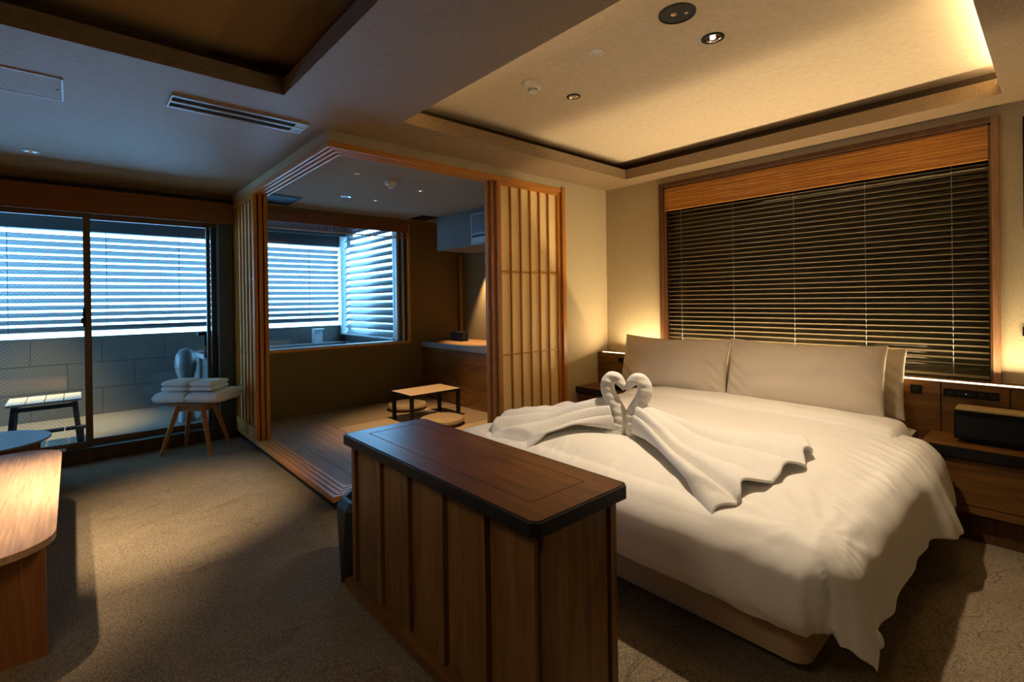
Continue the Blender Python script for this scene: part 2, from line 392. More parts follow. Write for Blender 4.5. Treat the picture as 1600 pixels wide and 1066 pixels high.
# window wall of the balcony side
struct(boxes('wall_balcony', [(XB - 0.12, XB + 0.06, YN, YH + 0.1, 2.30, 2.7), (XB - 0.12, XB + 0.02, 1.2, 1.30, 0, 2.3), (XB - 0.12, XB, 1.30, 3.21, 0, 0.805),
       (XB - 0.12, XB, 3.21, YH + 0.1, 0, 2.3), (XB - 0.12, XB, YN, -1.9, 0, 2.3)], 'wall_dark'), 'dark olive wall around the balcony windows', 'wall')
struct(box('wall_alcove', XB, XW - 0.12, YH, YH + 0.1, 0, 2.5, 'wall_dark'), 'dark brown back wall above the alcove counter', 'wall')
# soffit with two raised trays
TX0, TX1, TY0, TY1 = -2.645, -0.215, 1.495, 3.765      # over the bed
UX0, UX1, UY0, UY1 = -2.69, 1.2, -1.9, 0.832           # over the sitting area
F0, F1, ZP = 2.40, 2.487, 2.562
sof = [(XB + 0.06, UX0, YN, 1.2, F0, F1), (UX0, XR, YN, UY0, F0, F1), (UX1, XR, UY0, UY1, F0, F1), (UX0, XR, UY1, 1.2, F0, F1),
       (XW, TX0, 1.2, YH, F0, F1), (TX0, XR, 1.2, TY0, F0, F1), (TX1, XR, TY0, YH, F0, F1), (TX0, TX1, TY1, YH, F0, F1)]
ce = sroot('ceiling', (-1.5, 1.2, F0), 'woven brown fabric ceiling with two raised trays', 'ceiling')
boxes('soffit', sof, 'soffit', ce)
G, G2 = 0.12, 0.11
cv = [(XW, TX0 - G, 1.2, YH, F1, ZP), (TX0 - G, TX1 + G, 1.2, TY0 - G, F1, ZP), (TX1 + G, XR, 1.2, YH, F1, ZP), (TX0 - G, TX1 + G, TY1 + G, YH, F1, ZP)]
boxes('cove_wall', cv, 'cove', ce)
cv2 = [(XB + 0.06, UX0 - G2, YN, 1.2, F1, ZP), (UX0 - G2, UX1 + G2, YN, UY0 - G2, F1, ZP), (UX1 + G2, XR, YN, 1.2, F1, ZP), (UX0 - G2, UX1 + G2, UY1 + G2, 1.2, F1, ZP)]
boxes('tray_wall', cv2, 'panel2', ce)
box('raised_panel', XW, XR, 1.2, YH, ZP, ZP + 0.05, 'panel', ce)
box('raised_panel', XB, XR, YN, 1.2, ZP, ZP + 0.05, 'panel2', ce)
box('alcove_ceiling', XB, XW - 0.125, 1.32, YH, 2.345, 2.39, 'soffit_plain', ce)

# ------------------------------------------------------------------ tatami alcove floor and tracks
pf = sroot('trim_1', (-4.3, 1.2, 0), 'raised wooden platform edge and sliding-door tracks of the tatami alcove', 'platform')
boxes('dark_base', [(XB, XW - 0.035, 1.235, 1.26, 0, 0.066), (XW - 0.06, XW - 0.035, 1.235, 3.4, 0, 0.066)], 'black', pf)
# bottom tracks: three ridges, mitred at the corner
def track(name, y, x, w, z0, z1, mats=('orange_x', 'orange_y')):
    for side in (0, 1):
        bm = bmesh.new()
        if side == 0: P = [(XB, y), (x, y), (x - w, y + w), (XB, y + w)]
        else: P = [(x, y), (x, 3.385), (x - w, 3.385), (x - w, y + w)]
        a = [bm.verts.new((p[0], p[1], z0)) for p in P]; b = [bm.verts.new((p[0], p[1], z1)) for p in P]
        bm.faces.new(a[::-1]); bm.faces.new(b)
        for i in range(4): bm.faces.new((a[i], a[(i + 1) % 4], b[(i + 1) % 4], b[i]))
        fin(name, bm, mats[side], pf, bev=0.002, seg=1)
track('sill_board', 1.2, XW, 0.15, 0.066, 0.090)
for i in range(4): track('sill_track', 1.203 + i * 0.037, XW - 0.003 - i * 0.037, 0.026, 0.090, 0.098)
track('lintel_board', 1.2, XW, 0.15, 2.312, 2.333)
track('lintel_face', 1.2, XW, 0.016, 2.296, 2.312)
for i in range(3): track('lintel_track', 1.236 + i * 0.042, XW - 0.036 - i * 0.042, 0.014, 2.296, 2.312)

af = sroot('floor_alcove', (-4.3, 2.3, 0.0), 'tatami alcove floor of wooden boards and rush mats', 'floor')
for i in range(5):
    y0 = 1.353 + i * 0.1128
    for x0, x1 in (((-5.54, -4.1), (-4.098, -3.205)) if i % 2 else ((-5.54, -4.75), (-4.748, -3.205))):
        box('floor_board', x0, x1, y0, y0 + 0.111, 0.03, 0.088, 'oak_floor', af, bev=0.0015, seg=1)
nx = 3; mw = (5.54 - 3.205) / nx; mh = (3.42 - 1.92) / 2
for i in range(nx):
    for j in range(2):
        o = box('tatami_mat', -5.54 + i * mw + 0.002, -5.54 + (i + 1) * mw - 0.002, 1.92 + j * mh + 0.002, 1.92 + (j + 1) * mh - 0.002, 0.03, 0.087, 'tatami' if (i + j) % 2 else 'tatami2', af, bev=0.003, seg=1)

# ------------------------------------------------------------------ shoji screens
def shoji_x(name, xa, ya, yb, nb, z0, z1, label, xback=0.03, kick=0.10, cross=(0.864, 1.553)):
    """screen in the plane X = xa, spanning ya..yb, battens on +X side"""
    r = thing(name, (xa, (ya + yb) / 2, z0), label, 'screen')
    xb = xa - xback
    for y in (ya, yb - 0.034): box('stile', xb, xa, y, y + 0.034, z0, z1, 'orange', r, bev=0.002)
    box('top_rail', xb, xa, ya + 0.034, yb - 0.034, z1 - 0.035, z1, 'orange_y', r, bev=0.002)
    box('bottom_rail', xb, xa, ya + 0.034, yb - 0.034, z0, z0 + kick, 'orange_y', r, bev=0.002)
    box('paper', xb + 0.006, xb + 0.008, ya + 0.03, yb - 0.03, z0 + 0.05, z1 - 0.03, 'paper', r)
    w = (yb - ya - 0.068) / (nb + 1)
    for i in range(nb):
        y = ya + 0.034 + w * (i + 1); box('batten', xb + 0.009, xa - 0.004, y - 0.0055, y + 0.0055, z0 + kick, z1 - 0.035, 'orange', r)
    for z in cross: box('cross_batten', xb + 0.009, xa - 0.010, ya + 0.034, yb - 0.034, z - 0.0045, z + 0.0045, 'orange_y', r)
    return r
shoji_x('shoji_screen', XW - 0.012, 2.591, 3.335, 5, 0.098, 2.300, 'cedar lattice paper screen nearest the bed, its cream paper showing')
shoji_x('shoji_screen', XW - 0.054, 2.566, 3.335, 5, 0.098, 2.300, 'second paper screen stacked behind the cream one beside the bed, only its edge showing')
shoji_x('shoji_screen', XW - 0.096, 2.543, 3.335, 5, 0.098, 2.300, 'innermost paper screen of the stack beside the bed, nearest the low table')
struct(box('trim_2', XW - 0.14, XW + 0.012, 3.340, 3.382, 0.098, 2.334, 'orange', bev=0.002), 'orange cedar door jamb between paper screen and beige wall', 'door jamb')
def shoji_y(name, ya, xa, xb_, z0, z1, label, kick=0.10):
    r = thing(name, ((xa + xb_) / 2, ya, z0), label, 'screen')
    y1 = ya + 0.03
    for x in (xa, xb_ - 0.034): box('stile', x, x + 0.034, ya, y1, z0, z1, 'orange', r, bev=0.002)
    box('top_rail', xa + 0.034, xb_ - 0.034, ya, y1, z1 - 0.035, z1, 'orange_x', r, bev=0.002)
    box('bottom_rail', xa + 0.034, xb_ - 0.034, ya, y1, z0, z0 + kick, 'orange_x', r, bev=0.002)
    box('paper', xa + 0.03, xb_ - 0.03, y1 - 0.008, y1 - 0.006, z0 + 0.05, z1 - 0.03, 'paper', r)
    x = xb_ - 0.034
    for i in range(5):
        x -= 0.118; box('batten', x - 0.0055, x + 0.0055, ya + 0.004, y1 - 0.009, z0 + kick, z1 - 0.035, 'orange', r)
    for z in (0.857, 1.545): box('cross_batten', xa + 0.034, xb_ - 0.034, ya + 0.010, y1 - 0.009, z - 0.0045, z + 0.0045, 'orange_x', r)
    return r
shoji_y('shoji_screen', 1.206, -5.535, -4.80, 0.098, 2.298, 'outer paper screen by the balcony door, its pale battens catching daylight')
shoji_y('shoji_screen', 1.248, -5.535, -4.79, 0.098, 2.298, 'middle paper screen of the stack by the balcony door, its stile showing')
shoji_y('shoji_screen', 1.290, -5.535, -4.78, 0.098, 2.298, 'inner paper screen of the stack by the balcony door, beside the alcove window')

# ------------------------------------------------------------------ alcove window
w2 = sroot('window_1', (XB, 2.25, 0.80), 'alcove picture window looking on the balcony louvers', 'window')
box('window_frame', XB - 0.13, XB + 0.012, 1.30, 3.21, 0.79, 0.815, 'orange_y', w2, bev=0.002)
box('window_frame', XB - 0.13, XB + 0.012, 3.185, 3.21, 0.815, 2.31, 'orange', w2, bev=0.002)
box('window_frame', XB - 0.13, XB + 0.012, 1.30, 3.21, 2.31, 2.33, 'orange_y', w2, bev=0.002)
box('window_frame', XB - 0.13, XB + 0.012, 1.30, 1.325, 0.815, 2.31, 'orange', w2, bev=0.002)
for y0, y1, x0, x1, mt in ((3.145, 3.185, -0.10, -0.03, 'aludark'), (3.12, 3.145, -0.08, -0.035, 'alu'), (3.085, 3.12, -0.09, -0.05, 'aludark'), (3.055, 3.085, -0.12, -0.06, 'alu'), (1.325, 1.36, -0.10, -0.03, 'alu')):
    box('sash_stile', XB + x0, XB + x1, y0, y1, 0.822, 2.30, mt, w2, bev=0.002)
box('sash_rail', XB - 0.10, XB - 0.03, 1.36, 3.055, 0.815, 0.828, 'alu', w2, bev=0.002)
box('pane', XB - 0.082, XB - 0.078, 1.36, 3.06, 0.828, 2.30, 'wireglass', w2)
bs = thing('bamboo_blind', (XB + 0.03, 2.25, 2.12), 'rolled-up dark orange bamboo blind over the alcove window', 'blind')
bm = bmesh.new()
for i in range(17):
    z = 2.185 + i * 0.0071; abox(bm, XB + 0.014, XB + 0.020 + (i % 2) * 0.002, 1.335, 3.183, z, z + 0.0066)
fin('reed_panel', bm, 'bamboo_dark', bs)
bm = bmesh.new()
for i in range(7):
    z = 2.128 + i * 0.0078; abox(bm, XB + 0.016, XB + 0.018, 1.335, 3.183, z, z + 0.0022)
fin('open_reeds', bm, 'bamboo_dark', bs)
tag(boxes('stitch_thread', [(XB + 0.015, XB + 0.020, y, y + 0.003, 2.125, 2.185) for y in [1.35 + i * 0.0455 for i in range(41)]], 'bamboo_dark', bs), kind='stuff')
box('bottom_bar', XB + 0.012, XB + 0.022, 1.335, 3.183, 2.112, 2.125, 'bamboo', bs, bev=0.002)

# ------------------------------------------------------------------ balcony sliding door
d1 = sroot('door_1', (XB, 0.1, 0.0), 'balcony sliding glass doors in a dark bronze frame', 'glass door')
box('threshold_riser', XB - 0.12, XB + 0.065, -1.9, 1.2, 0.0, 0.095, 'frame_brown', d1, bev=0.002)
box('threshold', XB - 0.10, XB + 0.07, -1.9, 1.2, 0.096, 0.12, 'aludark', d1, bev=0.003)
box('frame_head', XB - 0.12, XB + 0.0, -1.9, 1.2, 2.12, 2.30, 'aludark', d1)
box('frame_jamb', XB - 0.12, XB + 0.03, 1.072, 1.2, 0.12, 2.30, 'aludark', d1, bev=0.003)
for name, y0, y1, x0, mt in (('near_door', -0.95, 0.115, 0.0, 'wireglass'), ('far_door', 0.075, 1.07, -0.06, 'glass')):
    p = box('rail', XB + x0 - 0.035, XB + x0 - 0.005, y0, y1, 0.12, 0.165, 'alubrown', d1, bev=0.002)
    box('rail', XB + x0 - 0.035, XB + x0 - 0.005, y0, y1, 2.07, 2.13, 'alubrown', d1, bev=0.002)
    sw = 0.045
    box('stile', XB + x0 - 0.035, XB + x0 - 0.004, y1 - sw, y1, 0.165, 2.07, 'alubrown' if y1 < 1 else 'aludark', d1, bev=0.002)
    box('stile', XB + x0 - 0.035, XB + x0 - 0.004, y0, y0 + sw, 0.165, 2.07, 'aludark', d1, bev=0.002)
    box('pane', XB + x0 - 0.022, XB + x0 - 0.018, y0 + sw, y1 - sw, 0.165, 2.07, mt, d1)
box('stile', XB - 0.10, XB - 0.062, 0.985, 1.018, 0.165, 2.07, 'aludark', d1, bev=0.002)
hd = box('door_handle', XB - 0.004, XB + 0.018, 0.062, 0.080, 1.14, 1.30, 'black', d1, bev=0.004)
bm = bmesh.new(); abox(bm, XB - 0.004, XB + 0.010, 0.052, 0.064, 1.17, 1.22); fin('latch', bm, 'black', hd)
box('stile', XB - 0.10, XB - 0.06, -1.9, -0.9, 0.12, 2.13, 'aludark', d1)
bb = thing('bamboo_blind', (XB + 0.10, 0.0, 2.10), 'rolled-up dark orange bamboo blind above the balcony door', 'blind')
bm = bmesh.new()
for i in range(29):
    z = 2.103 + i * 0.0071; abox(bm, XB + 0.085, XB + 0.092 + (i % 2) * 0.002, -1.3, 1.195, z, z + 0.0066)
fin('reed_panel', bm, 'bamboo_dark', bb)
tag(boxes('stitch_thread', [(XB + 0.092, XB + 0.0955, y, y + 0.002, 2.103, 2.30) for y in [-1.28 + i * 0.09 for i in range(28)]], 'bamboo_dark', bb), kind='stuff')
box('head_rail', XB + 0.064, XB + 0.09, -1.3, 1.195, 2.302, 2.34, 'black', bb)

# ------------------------------------------------------------------ balcony
BX = -7.30; BZ = 0.09
struct(box('floor_balcony', BX, XB - 0.12, -2.6, 3.2, -0.05, BZ, 'deck'), 'pale stone balcony floor', 'floor')
bw = sroot('wall_outer', (BX - 0.1, 0.5, 0), 'balcony parapet of large grey stone tiles', 'wall')
box('joint_backing', BX - 0.15, BX - 0.012, -2.6, 3.2, 0, 0.968, 'grout', bw)
for r, (z0, z1, off) in enumerate(((0.685, 0.978, 0.245), (0.392, 0.680, -0.05), (0.092, 0.387, 0.245))):
    k0 = -5
    for k in range(k0, 6):
        y0 = off + k * 0.585; y1 = min(y0 + 0.581, 3.19); y0 = max(y0, -2.6)
        if y1 - y0 < 0.05: continue
        box('tile', BX - 0.02, BX + random.uniform(-0.0008, 0.0008), y0, y1, z0, z1, 'tile', bw, bev=0.0015, seg=1)
struct(boxes('wall_header', [(BX - 0.12, BX, -2.6, 3.2, 2.155, 2.6), (BX - 0.10, BX + 0.10, -2.6, 3.2, 2.31, 2.5), (BX, XB - 0.12, 3.12, 3.25, 2.40, 2.6)], 'header'), 'dark balcony header above the louvers', 'wall')
struct(box('ceiling_balcony', BX - 0.1, XB - 0.12, -2.6, 3.25, 2.45, 2.52, 'header'), 'dark balcony ceiling', 'ceiling')
lv = thing('venetian_blind', (BX + 0.02, 0.5, 1.02), 'wide pale outdoor venetian blind above the balcony parapet', 'blind')
def slat_bm(length, wd, tilt, axis, th=0.0016, arc=0.006):
    bm = bmesh.new(); prof = []
    for i in range(5):
        s = (i / 4 - 0.5); prof.append((s * wd, arc * (1 - 4 * s * s)))
    c, s_ = math.cos(tilt), math.sin(tilt); top, bot = [], []
    for e in (0, 1):
        for lst, dz in ((top, th / 2), (bot, -th / 2)):
            row = []
            for a, b in prof:
                p, q = a * c - (b + dz) * s_, a * s_ + (b + dz) * c
                row.append(bm.verts.new((p, (e - 0.5) * length, q) if axis == 'Y' else ((e - 0.5) * length, p, q)))
            lst.append(row)
    for lst, fl in ((top, 1), (bot, -1)):
        for i in range(4):
            f = (lst[0][i], lst[0][i + 1], lst[1][i + 1], lst[1][i]); bm.faces.new(f if fl > 0 else f[::-1])
    for i in (0, 4): bm.faces.new((top[0][i], top[1][i], bot[1][i], bot[0][i]))
    for e in (0, 1): bm.faces.new([*top[e], *bot[e][::-1]])
    bmesh.ops.recalc_face_normals(bm, faces=bm.faces); return bm
def slats(parent, n, z0, pitch, bm, mat, name='slat', local=(0, 0)):
    me = bpy.data.meshes.new(name); bm.to_mesh(me); bm.free(); me.materials.append(M[mat])
    for p in me.polygons: p.use_smooth = True
    for i in range(n):
        o = bpy.data.objects.new(name, me); COL.objects.link(o); o.parent = parent
        o.location = (local[0], local[1], z0 + i * pitch - parent.location.z)
slats(lv, 14, 1.075, 0.0765, slat_bm(4.95, 0.078, math.radians(40), 'Y'), 'slat', local=(0, 0.02))
for y in (-1.75, -0.5, 0.29, 0.98, 1.9, 2.55):
    tube('ladder_cord', [(BX + 0.06, y, 1.05), (BX + 0.06, y, 2.15)], 0.003, 'aludark', lv, 5)
box('bottom_rail', BX + 0.0, BX + 0.045, -1.95, 3.0, 1.040, 1.052, 'slat', lv)
# corner post and side louvers
bp = thing('louver_screen', (-6.4, 3.12, 0.83), 'side screen of wide fixed grey louvers at the tub end of the balcony', 'louver')
box('post', BX - 0.02, BX + 0.05, 3.02, 3.12, 0.84, 2.40, 'alu', bp, bev=0.003)
box('post', XB - 0.16, XB - 0.12, 3.05, 3.16, 0.84, 2.40, 'alu', bp, bev=0.003)
slats(bp, 16, 0.885, 0.098, slat_bm(1.60, 0.13, math.radians(38), 'X', arc=0.004), 'slat', local=(-0.01, -0.01))
box('bottom_rail', BX + 0.05, XB - 0.16, 3.04, 3.14, 0.83, 0.85, 'alu', bp)
struct(box('wall_side_balcony', BX - 0.1, XB - 0.12, 3.10, 3.22, 0.0, 0.83, 'tile'), 'low stone wall under the side louvers', 'wall')
tub = thing('bathtub', (-6.4, 2.05, BZ), 'grey stone soaking tub on the balcony beyond the alcove window', 'bathtub')
bm = bmesh.new(); tx0, tx1, ty0, ty1, tz = BX + 0.004, XB - 0.125, 1.02, 3.09, 0.74
for b in ((tx0, tx1, ty0, ty0 + 0.10, BZ, tz), (tx0, tx1, ty1 - 0.12, ty1, BZ, tz), (tx0, tx0 + 0.30, ty0 + 0.10, ty1 - 0.12, BZ, tz), (tx1 - 0.22, tx1, ty0 + 0.10, ty1 - 0.12, BZ, tz), (tx0 + 0.3, tx1 - 0.22, ty0 + 0.1, ty1 - 0.12, BZ, 0.2)): abox(bm, *b)
fin('basin', bm, 'stone', tub)
box('water', tx0 + 0.3, tx1 - 0.22, ty0 + 0.1, ty1 - 0.12, 0.60, 0.64, plain('bath water', (0.05, 0.09, 0.10), 0.05, 0.6), tub)
sp = box('spout', -6.28, -6.18, 1.00, 1.24, 0.985, 1.02, 'blackm', tub, bev=0.005); box('riser', -6.25, -6.21, 1.06, 1.10, 0.74, 0.985, 'blackm', tub, bev=0.005)
# wooden bucket standing on the tub ledge
bk = thing('wash_bucket', (-7.14, 2.62, 0.74), 'small pale square water spout box on the tub ledge by the louvers', 'spout')
boxes('body', [(-7.20, -7.17, 2.56, 2.70, 0.741, 0.93), (-7.17, -7.10, 2.56, 2.585, 0.741, 0.93), (-7.20, -7.08, 2.56, 2.70, 0.93, 0.945)], 'alu', bk, bev=0.002)
# balcony bench
bn = thing('balcony_stool', (-6.02, -0.19, BZ), 'small slatted bath stool lit yellow on the balcony', 'stool')
for i in range(4):
    y0 = -0.43 + i * 0.121; box('seat_board', -6.24, -5.80, y0, y0 + 0.115, 0.485, 0.503, plain('stool board %d' % i, (0.62, 0.56, 0.44), 0.4), bn, bev=0.003)
for sx, sy in ((-1, -1), (1, -1), (-1, 1), (1, 1)):
    bm = bmesh.new(); beam(bm, (-6.02 + sx * 0.16, -0.19 + sy * 0.19, 0.485), (-6.02 + sx * 0.19, -0.19 + sy * 0.225, BZ), 0.018, 0.018); fin('leg', bm, 'step', bn)
for x in (-6.18, -5.86): box('apron', x - 0.01, x + 0.01, -0.37, -0.01, 0.43, 0.465, 'step', bn)
st = thing('balcony_step', (-5.82, -0.25, BZ), 'dark slotted step board just outside the balcony door', 'step')
for i in range(5):
    y0 = -0.72 + i * 0.165; box('board', -5.765, -5.69, y0, y0 + 0.158, 0.255, 0.275, 'step', st, bev=0.002)
boxes('support', [(-5.76, -5.70, -0.70, -0.66, BZ, 0.255), (-5.76, -5.70, 0.02, 0.06, BZ, 0.255)], 'step', st)
sh = thing('shower_bowl', (-6.15, 0.93, BZ), 'rounded pale washing stool in front of the tub', 'stool')
lathe('bowl', [(0, BZ + 0.001), (0.08, BZ + 0.002), (0.06, 0.25), (0.06, 0.50), (0.09, 0.62), (0.10, 0.68), (0.09, 0.78), (0.05, 0.84), (0, 0.86)], -6.20, 0.885, 'stone', sh)

# ------------------------------------------------------------------ bedroom window, blinds
w3 = sroot('window_2', (-1.34, YH, 0.82), 'wide bedroom window with brown wood casing', 'window')
ca, cb = -2.443, -0.243
box('casing', ca, WX0, YH - 0.022, YH + 0.0, 0.80, 2.347, 'frame_brown', w3, bev=0.002)
box('casing', WX1, cb, YH - 0.022, YH + 0.0, 0.80, 2.347, wood('casing right', (0.32, 0.17, 0.08), (0.20, 0.09, 0.04), 'Z'), w3, bev=0.002)
box('casing', WX0, WX1, YH - 0.022, YH + 0.0, 2.315, 2.347, 'frame_brown', w3, bev=0.002)
boxes('reveal', [(WX0, WX0 + 0.012, YH, YH + 0.13, 0.80, 2.315), (WX1 - 0.012, WX1, YH, YH + 0.13, 0.80, 2.315), (WX0, WX1, YH, YH + 0.13, 2.30, 2.315)], 'frame_brown', w3)
box('pane', WX0, WX1, YH + 0.112, YH + 0.116, 0.78, 2.315, 'glass', w3)
box('sky_block', WX0 - 0.01, WX1 + 0.01, YH + 0.14, YH + 0.16, 0.76, 2.33, 'sky_block', w3)  # added behind the pane to block the bright world from the blind gaps
vb = thing('venetian_blind', (-1.335, YH + 0.045, 0.80), 'wide dark brown venetian blind behind the bed', 'blind')
bx0, bx1 = -2.385, -0.295
slats(vb, 38, 0.850, 0.0372, slat_bm(bx1 - bx0, 0.036, math.radians(-22), 'X', th=0.0022, arc=0.002), 'blind', local=((bx0 + bx1) / 2 - (-1.335), 0))
box('bottom_rail', bx0, bx1, YH + 0.03, YH + 0.06, 0.812, 0.828, 'blind', vb, bev=0.002)
for x in (-2.26, -1.80, -1.345, -0.90, -0.455):
    bm = tube_bm([(x, YH + 0.040, 0.83), (x, YH + 0.040, 2.28)], 0.0013, 5)
    fin('ladder_cord', bm, 'cord', vb)
    for i in range(0):
        pass
bv = thing('bamboo_blind', (-1.34, YH + 0.006, 2.10), 'orange bamboo blind pulled up across the bedroom window top', 'blind')
bm = bmesh.new()
for i in range(27):
    z = 2.108 + i * 0.0074; dy = (i % 3) * 0.0016; abox(bm, WX0 + 0.014, WX1 - 0.014, YH + 0.004 - dy, YH + 0.010, z, z + 0.0069)
fin('reed_panel', bm, 'bamboo', bv)
tag(boxes('stitch_thread', [(x, x + 0.0016, YH - 0.0005, YH + 0.002, 2.108, 2.305) for x in [WX0 + 0.05 + i * 0.085 for i in range(25)]], 'bamboo', bv), kind='stuff')
box('bottom_bar', WX0 + 0.014, WX1 - 0.014, YH - 0.002, YH + 0.012, 2.100, 2.107, 'bamboo', bv, bev=0.001)

# ------------------------------------------------------------------ headboard
hb = thing('headboard', (-1.2, 3.92, 0), 'long walnut panel headboard with a lit strip along its top', 'headboard')
seams = [-3.045, -2.55, -1.96, -1.27, -0.49, -0.20, 0.35, 0.9]
for a, b in zip(seams, seams[1:]):
    box('panel', a + 0.003, b - 0.003, 3.832, 3.852, 0.06, 0.800, 'walnut_x', hb, bev=0.0015, seg=1)
box('backing', -3.045, 0.9, 3.85, 3.998, 0.0, 0.785, 'cove', hb)
box('top_shelf', -3.045, 0.9, 3.853, 3.999, 0.786, 0.800, 'walnut_x', hb)
box('light_strip', -2.985, 0.88, 3.833, 3.845, 0.8005, 0.8085, 'strip', hb, bev=0.002)
# ------------------------------------------------------------------ nightstands
def nightstand(x0, x1, label):
    r = thing('nightstand', ((x0 + x1) / 2, 3.66, 0), label, 'nightstand')
    bm = bmesh.new(); abox(bm, x0, x1, 3.50, 3.830, 0.490, 0.505); fin('top', bm, 'walnut_x', r, bev=0.001, seg=1)
    box('top_edge', x0 - 0.002, x1, 3.494, 3.5, 0.452, 0.5035, 'black', r, bev=0.001, seg=1)
    box('top_edge', x0 - 0.004, x0 - 0.0001, 3.5, 3.825, 0.452, 0.5035, 'black', r)
    box('body', x0 + 0.006, x1, 3.535, 3.830, 0.16, 0.489, 'walnut_x', r, bev=0.002)
    box('drawer', x0 + 0.008, x1 - 0.004, 3.515, 3.534, 0.205, 0.438, 'walnut_x', r, bev=0.002)
    box('rail', x0 + 0.008, x1 - 0.004, 3.518, 3.534, 0.160, 0.200, 'walnut_x', r, bev=0.002)
    box('plinth', x0 + 0.02, x1, 3.575, 3.82, 0.0, 0.16, 'frame_brown', r)
    return r
nightstand(-0.535, 0.35, 'walnut nightstand with black-edged top on the right of the bed')
nightstand(-3.04, -2.50, 'walnut nightstand on the left of the bed, mostly hidden')
sw = thing('light_switch', (-0.605, 3.831, 0.715), 'small square black switch in the headboard right of the pillows', 'switch')
box('plate', -0.632, -0.578, 3.826, 3.8315, 0.716, 0.768, 'blackm', sw, bev=0.002)
box('rocker', -0.622, -0.588, 3.8245, 3.8265, 0.724, 0.760, 'black', sw, bev=0.001)
cp = thing('control_panel', (-0.36, 3.831, 0.718), 'long black bedside control panel with a tiny light above the radio', 'control panel')
box('plate', -0.478, -0.242, 3.826, 3.8315, 0.718, 0.762, 'blackm', cp, bev=0.001)
for i in range(5): box('button', -0.468 + i * 0.046, -0.432 + i * 0.046, 3.8248, 3.8262, 0.726, 0.754, 'black', cp, bev=0.001)
box('indicator', -0.381, -0.3775, 3.8235, 3.825, 0.7385, 0.7420, 'dot', cp)
cp2 = thing('control_panel', (-2.68, 3.831, 0.718), 'black control panel in the headboard left of the pillows', 'control panel')
box('plate', -2.80, -2.57, 3.826, 3.8315, 0.718, 0.762, 'blackm', cp2, bev=0.001)
for i in range(4): box('button', -2.79 + i * 0.055, -2.75 + i * 0.055, 3.8248, 3.8262, 0.726, 0.754, 'black', cp2, bev=0.001)
# radio
rd = thing('radio', (-0.22, 3.70, 0.505), 'black tabletop radio with a pale wooden top on the right nightstand', 'radio')
box('body', -0.408, -0.02, 3.61, 3.76, 0.528, 0.682, 'blackm', rd, bev=0.012, seg=3)
box('top_panel', -0.404, -0.024, 3.614, 3.756, 0.6825, 0.692, 'radio_top', rd, bev=0.004, seg=2)
box('speaker_cloth', -0.400, -0.028, 3.6085, 3.612, 0.540, 0.650, 'black', rd)
box('foot', -0.36, -0.08, 3.64, 3.74, 0.5052, 0.528, 'black', rd, bev=0.003)
for x in (-0.26, -0.17): lathe('button', [(0, 0.6922), (0.004, 0.6922), (0.004, 0.694), (0, 0.6942)], x, 3.66, 'chrome', rd, 12)
# phone on left nightstand
ph = thing('telephone', (-2.66, 3.66, 0.505), 'low black telephone on the left nightstand', 'telephone')
box('base', -2.76, -2.60, 3.58, 3.74, 0.5055, 0.53, 'blackm', ph, bev=0.006)
box('handset', -2.64, -2.60, 3.575, 3.745, 0.531, 0.56, 'black', ph, bev=0.008)
# right edge wall items
tv = thing('wall_screen', (0.2, 3.98, 1.68), 'dark wall-mounted screen cut off by the right picture edge', 'screen')
box('case', -0.146, 0.75, 3.955, 3.99, 1.68, 2.30, 'blackm', tv, bev=0.004); box('display', -0.136, 0.74, 3.951, 3.955, 1.69, 2.29, plain('screen glass', (0.01, 0.02, 0.035), 0.1), tv)
ws = thing('wall_socket', (-0.12, 3.999, 1.07), 'small black switch on the beige wall at the right picture edge', 'switch')
box('plate', -0.157, -0.085, 3.99, 3.9995, 1.075, 1.125, 'blackm', ws, bev=0.002); box('rocker', -0.145, -0.097, 3.987, 3.9905, 1.085, 1.115, 'black', ws)

# ------------------------------------------------------------------ bed
bx0, bx1, by0, by1 = -2.39, -0.59, 1.845, 3.82
bd = thing('bed', ((bx0 + bx1) / 2, (by0 + by1) / 2, 0), 'wide double bed on a tan fabric base', 'bed')
def rrect(x0, x1, y0, y1, r, n=6):
    P = []
    for cx, cy, a0 in ((x1 - r, y0 + r, -90), (x1 - r, y1 - r, 0), (x0 + r, y1 - r, 90), (x0 + r, y0 + r, 180)):
        for i in range(n + 1):
            a = math.radians(a0 + 90 * i / n); P.append((cx + r * math.cos(a), cy + r * math.sin(a)))
    return P
prism('base', rrect(bx0, bx1, by0, by1, 0.06), 0.05, 0.232, 'boxbase', bd, bev=0.012, seg=3)
prism('mattress', rrect(bx0 + 0.005, bx1 - 0.005, by0 + 0.005, by1, 0.07), 0.236, 0.50, 'mattress', bd, bev=0.03, seg=3)
for x in (bx0 + 0.12, bx1 - 0.12):
    for y in (by0 + 0.15, by1 - 0.12): lathe('leg', [(0, 0), (0.025, 0), (0.03, 0.049), (0, 0.0495)], x, y, 'black', bd, 16)

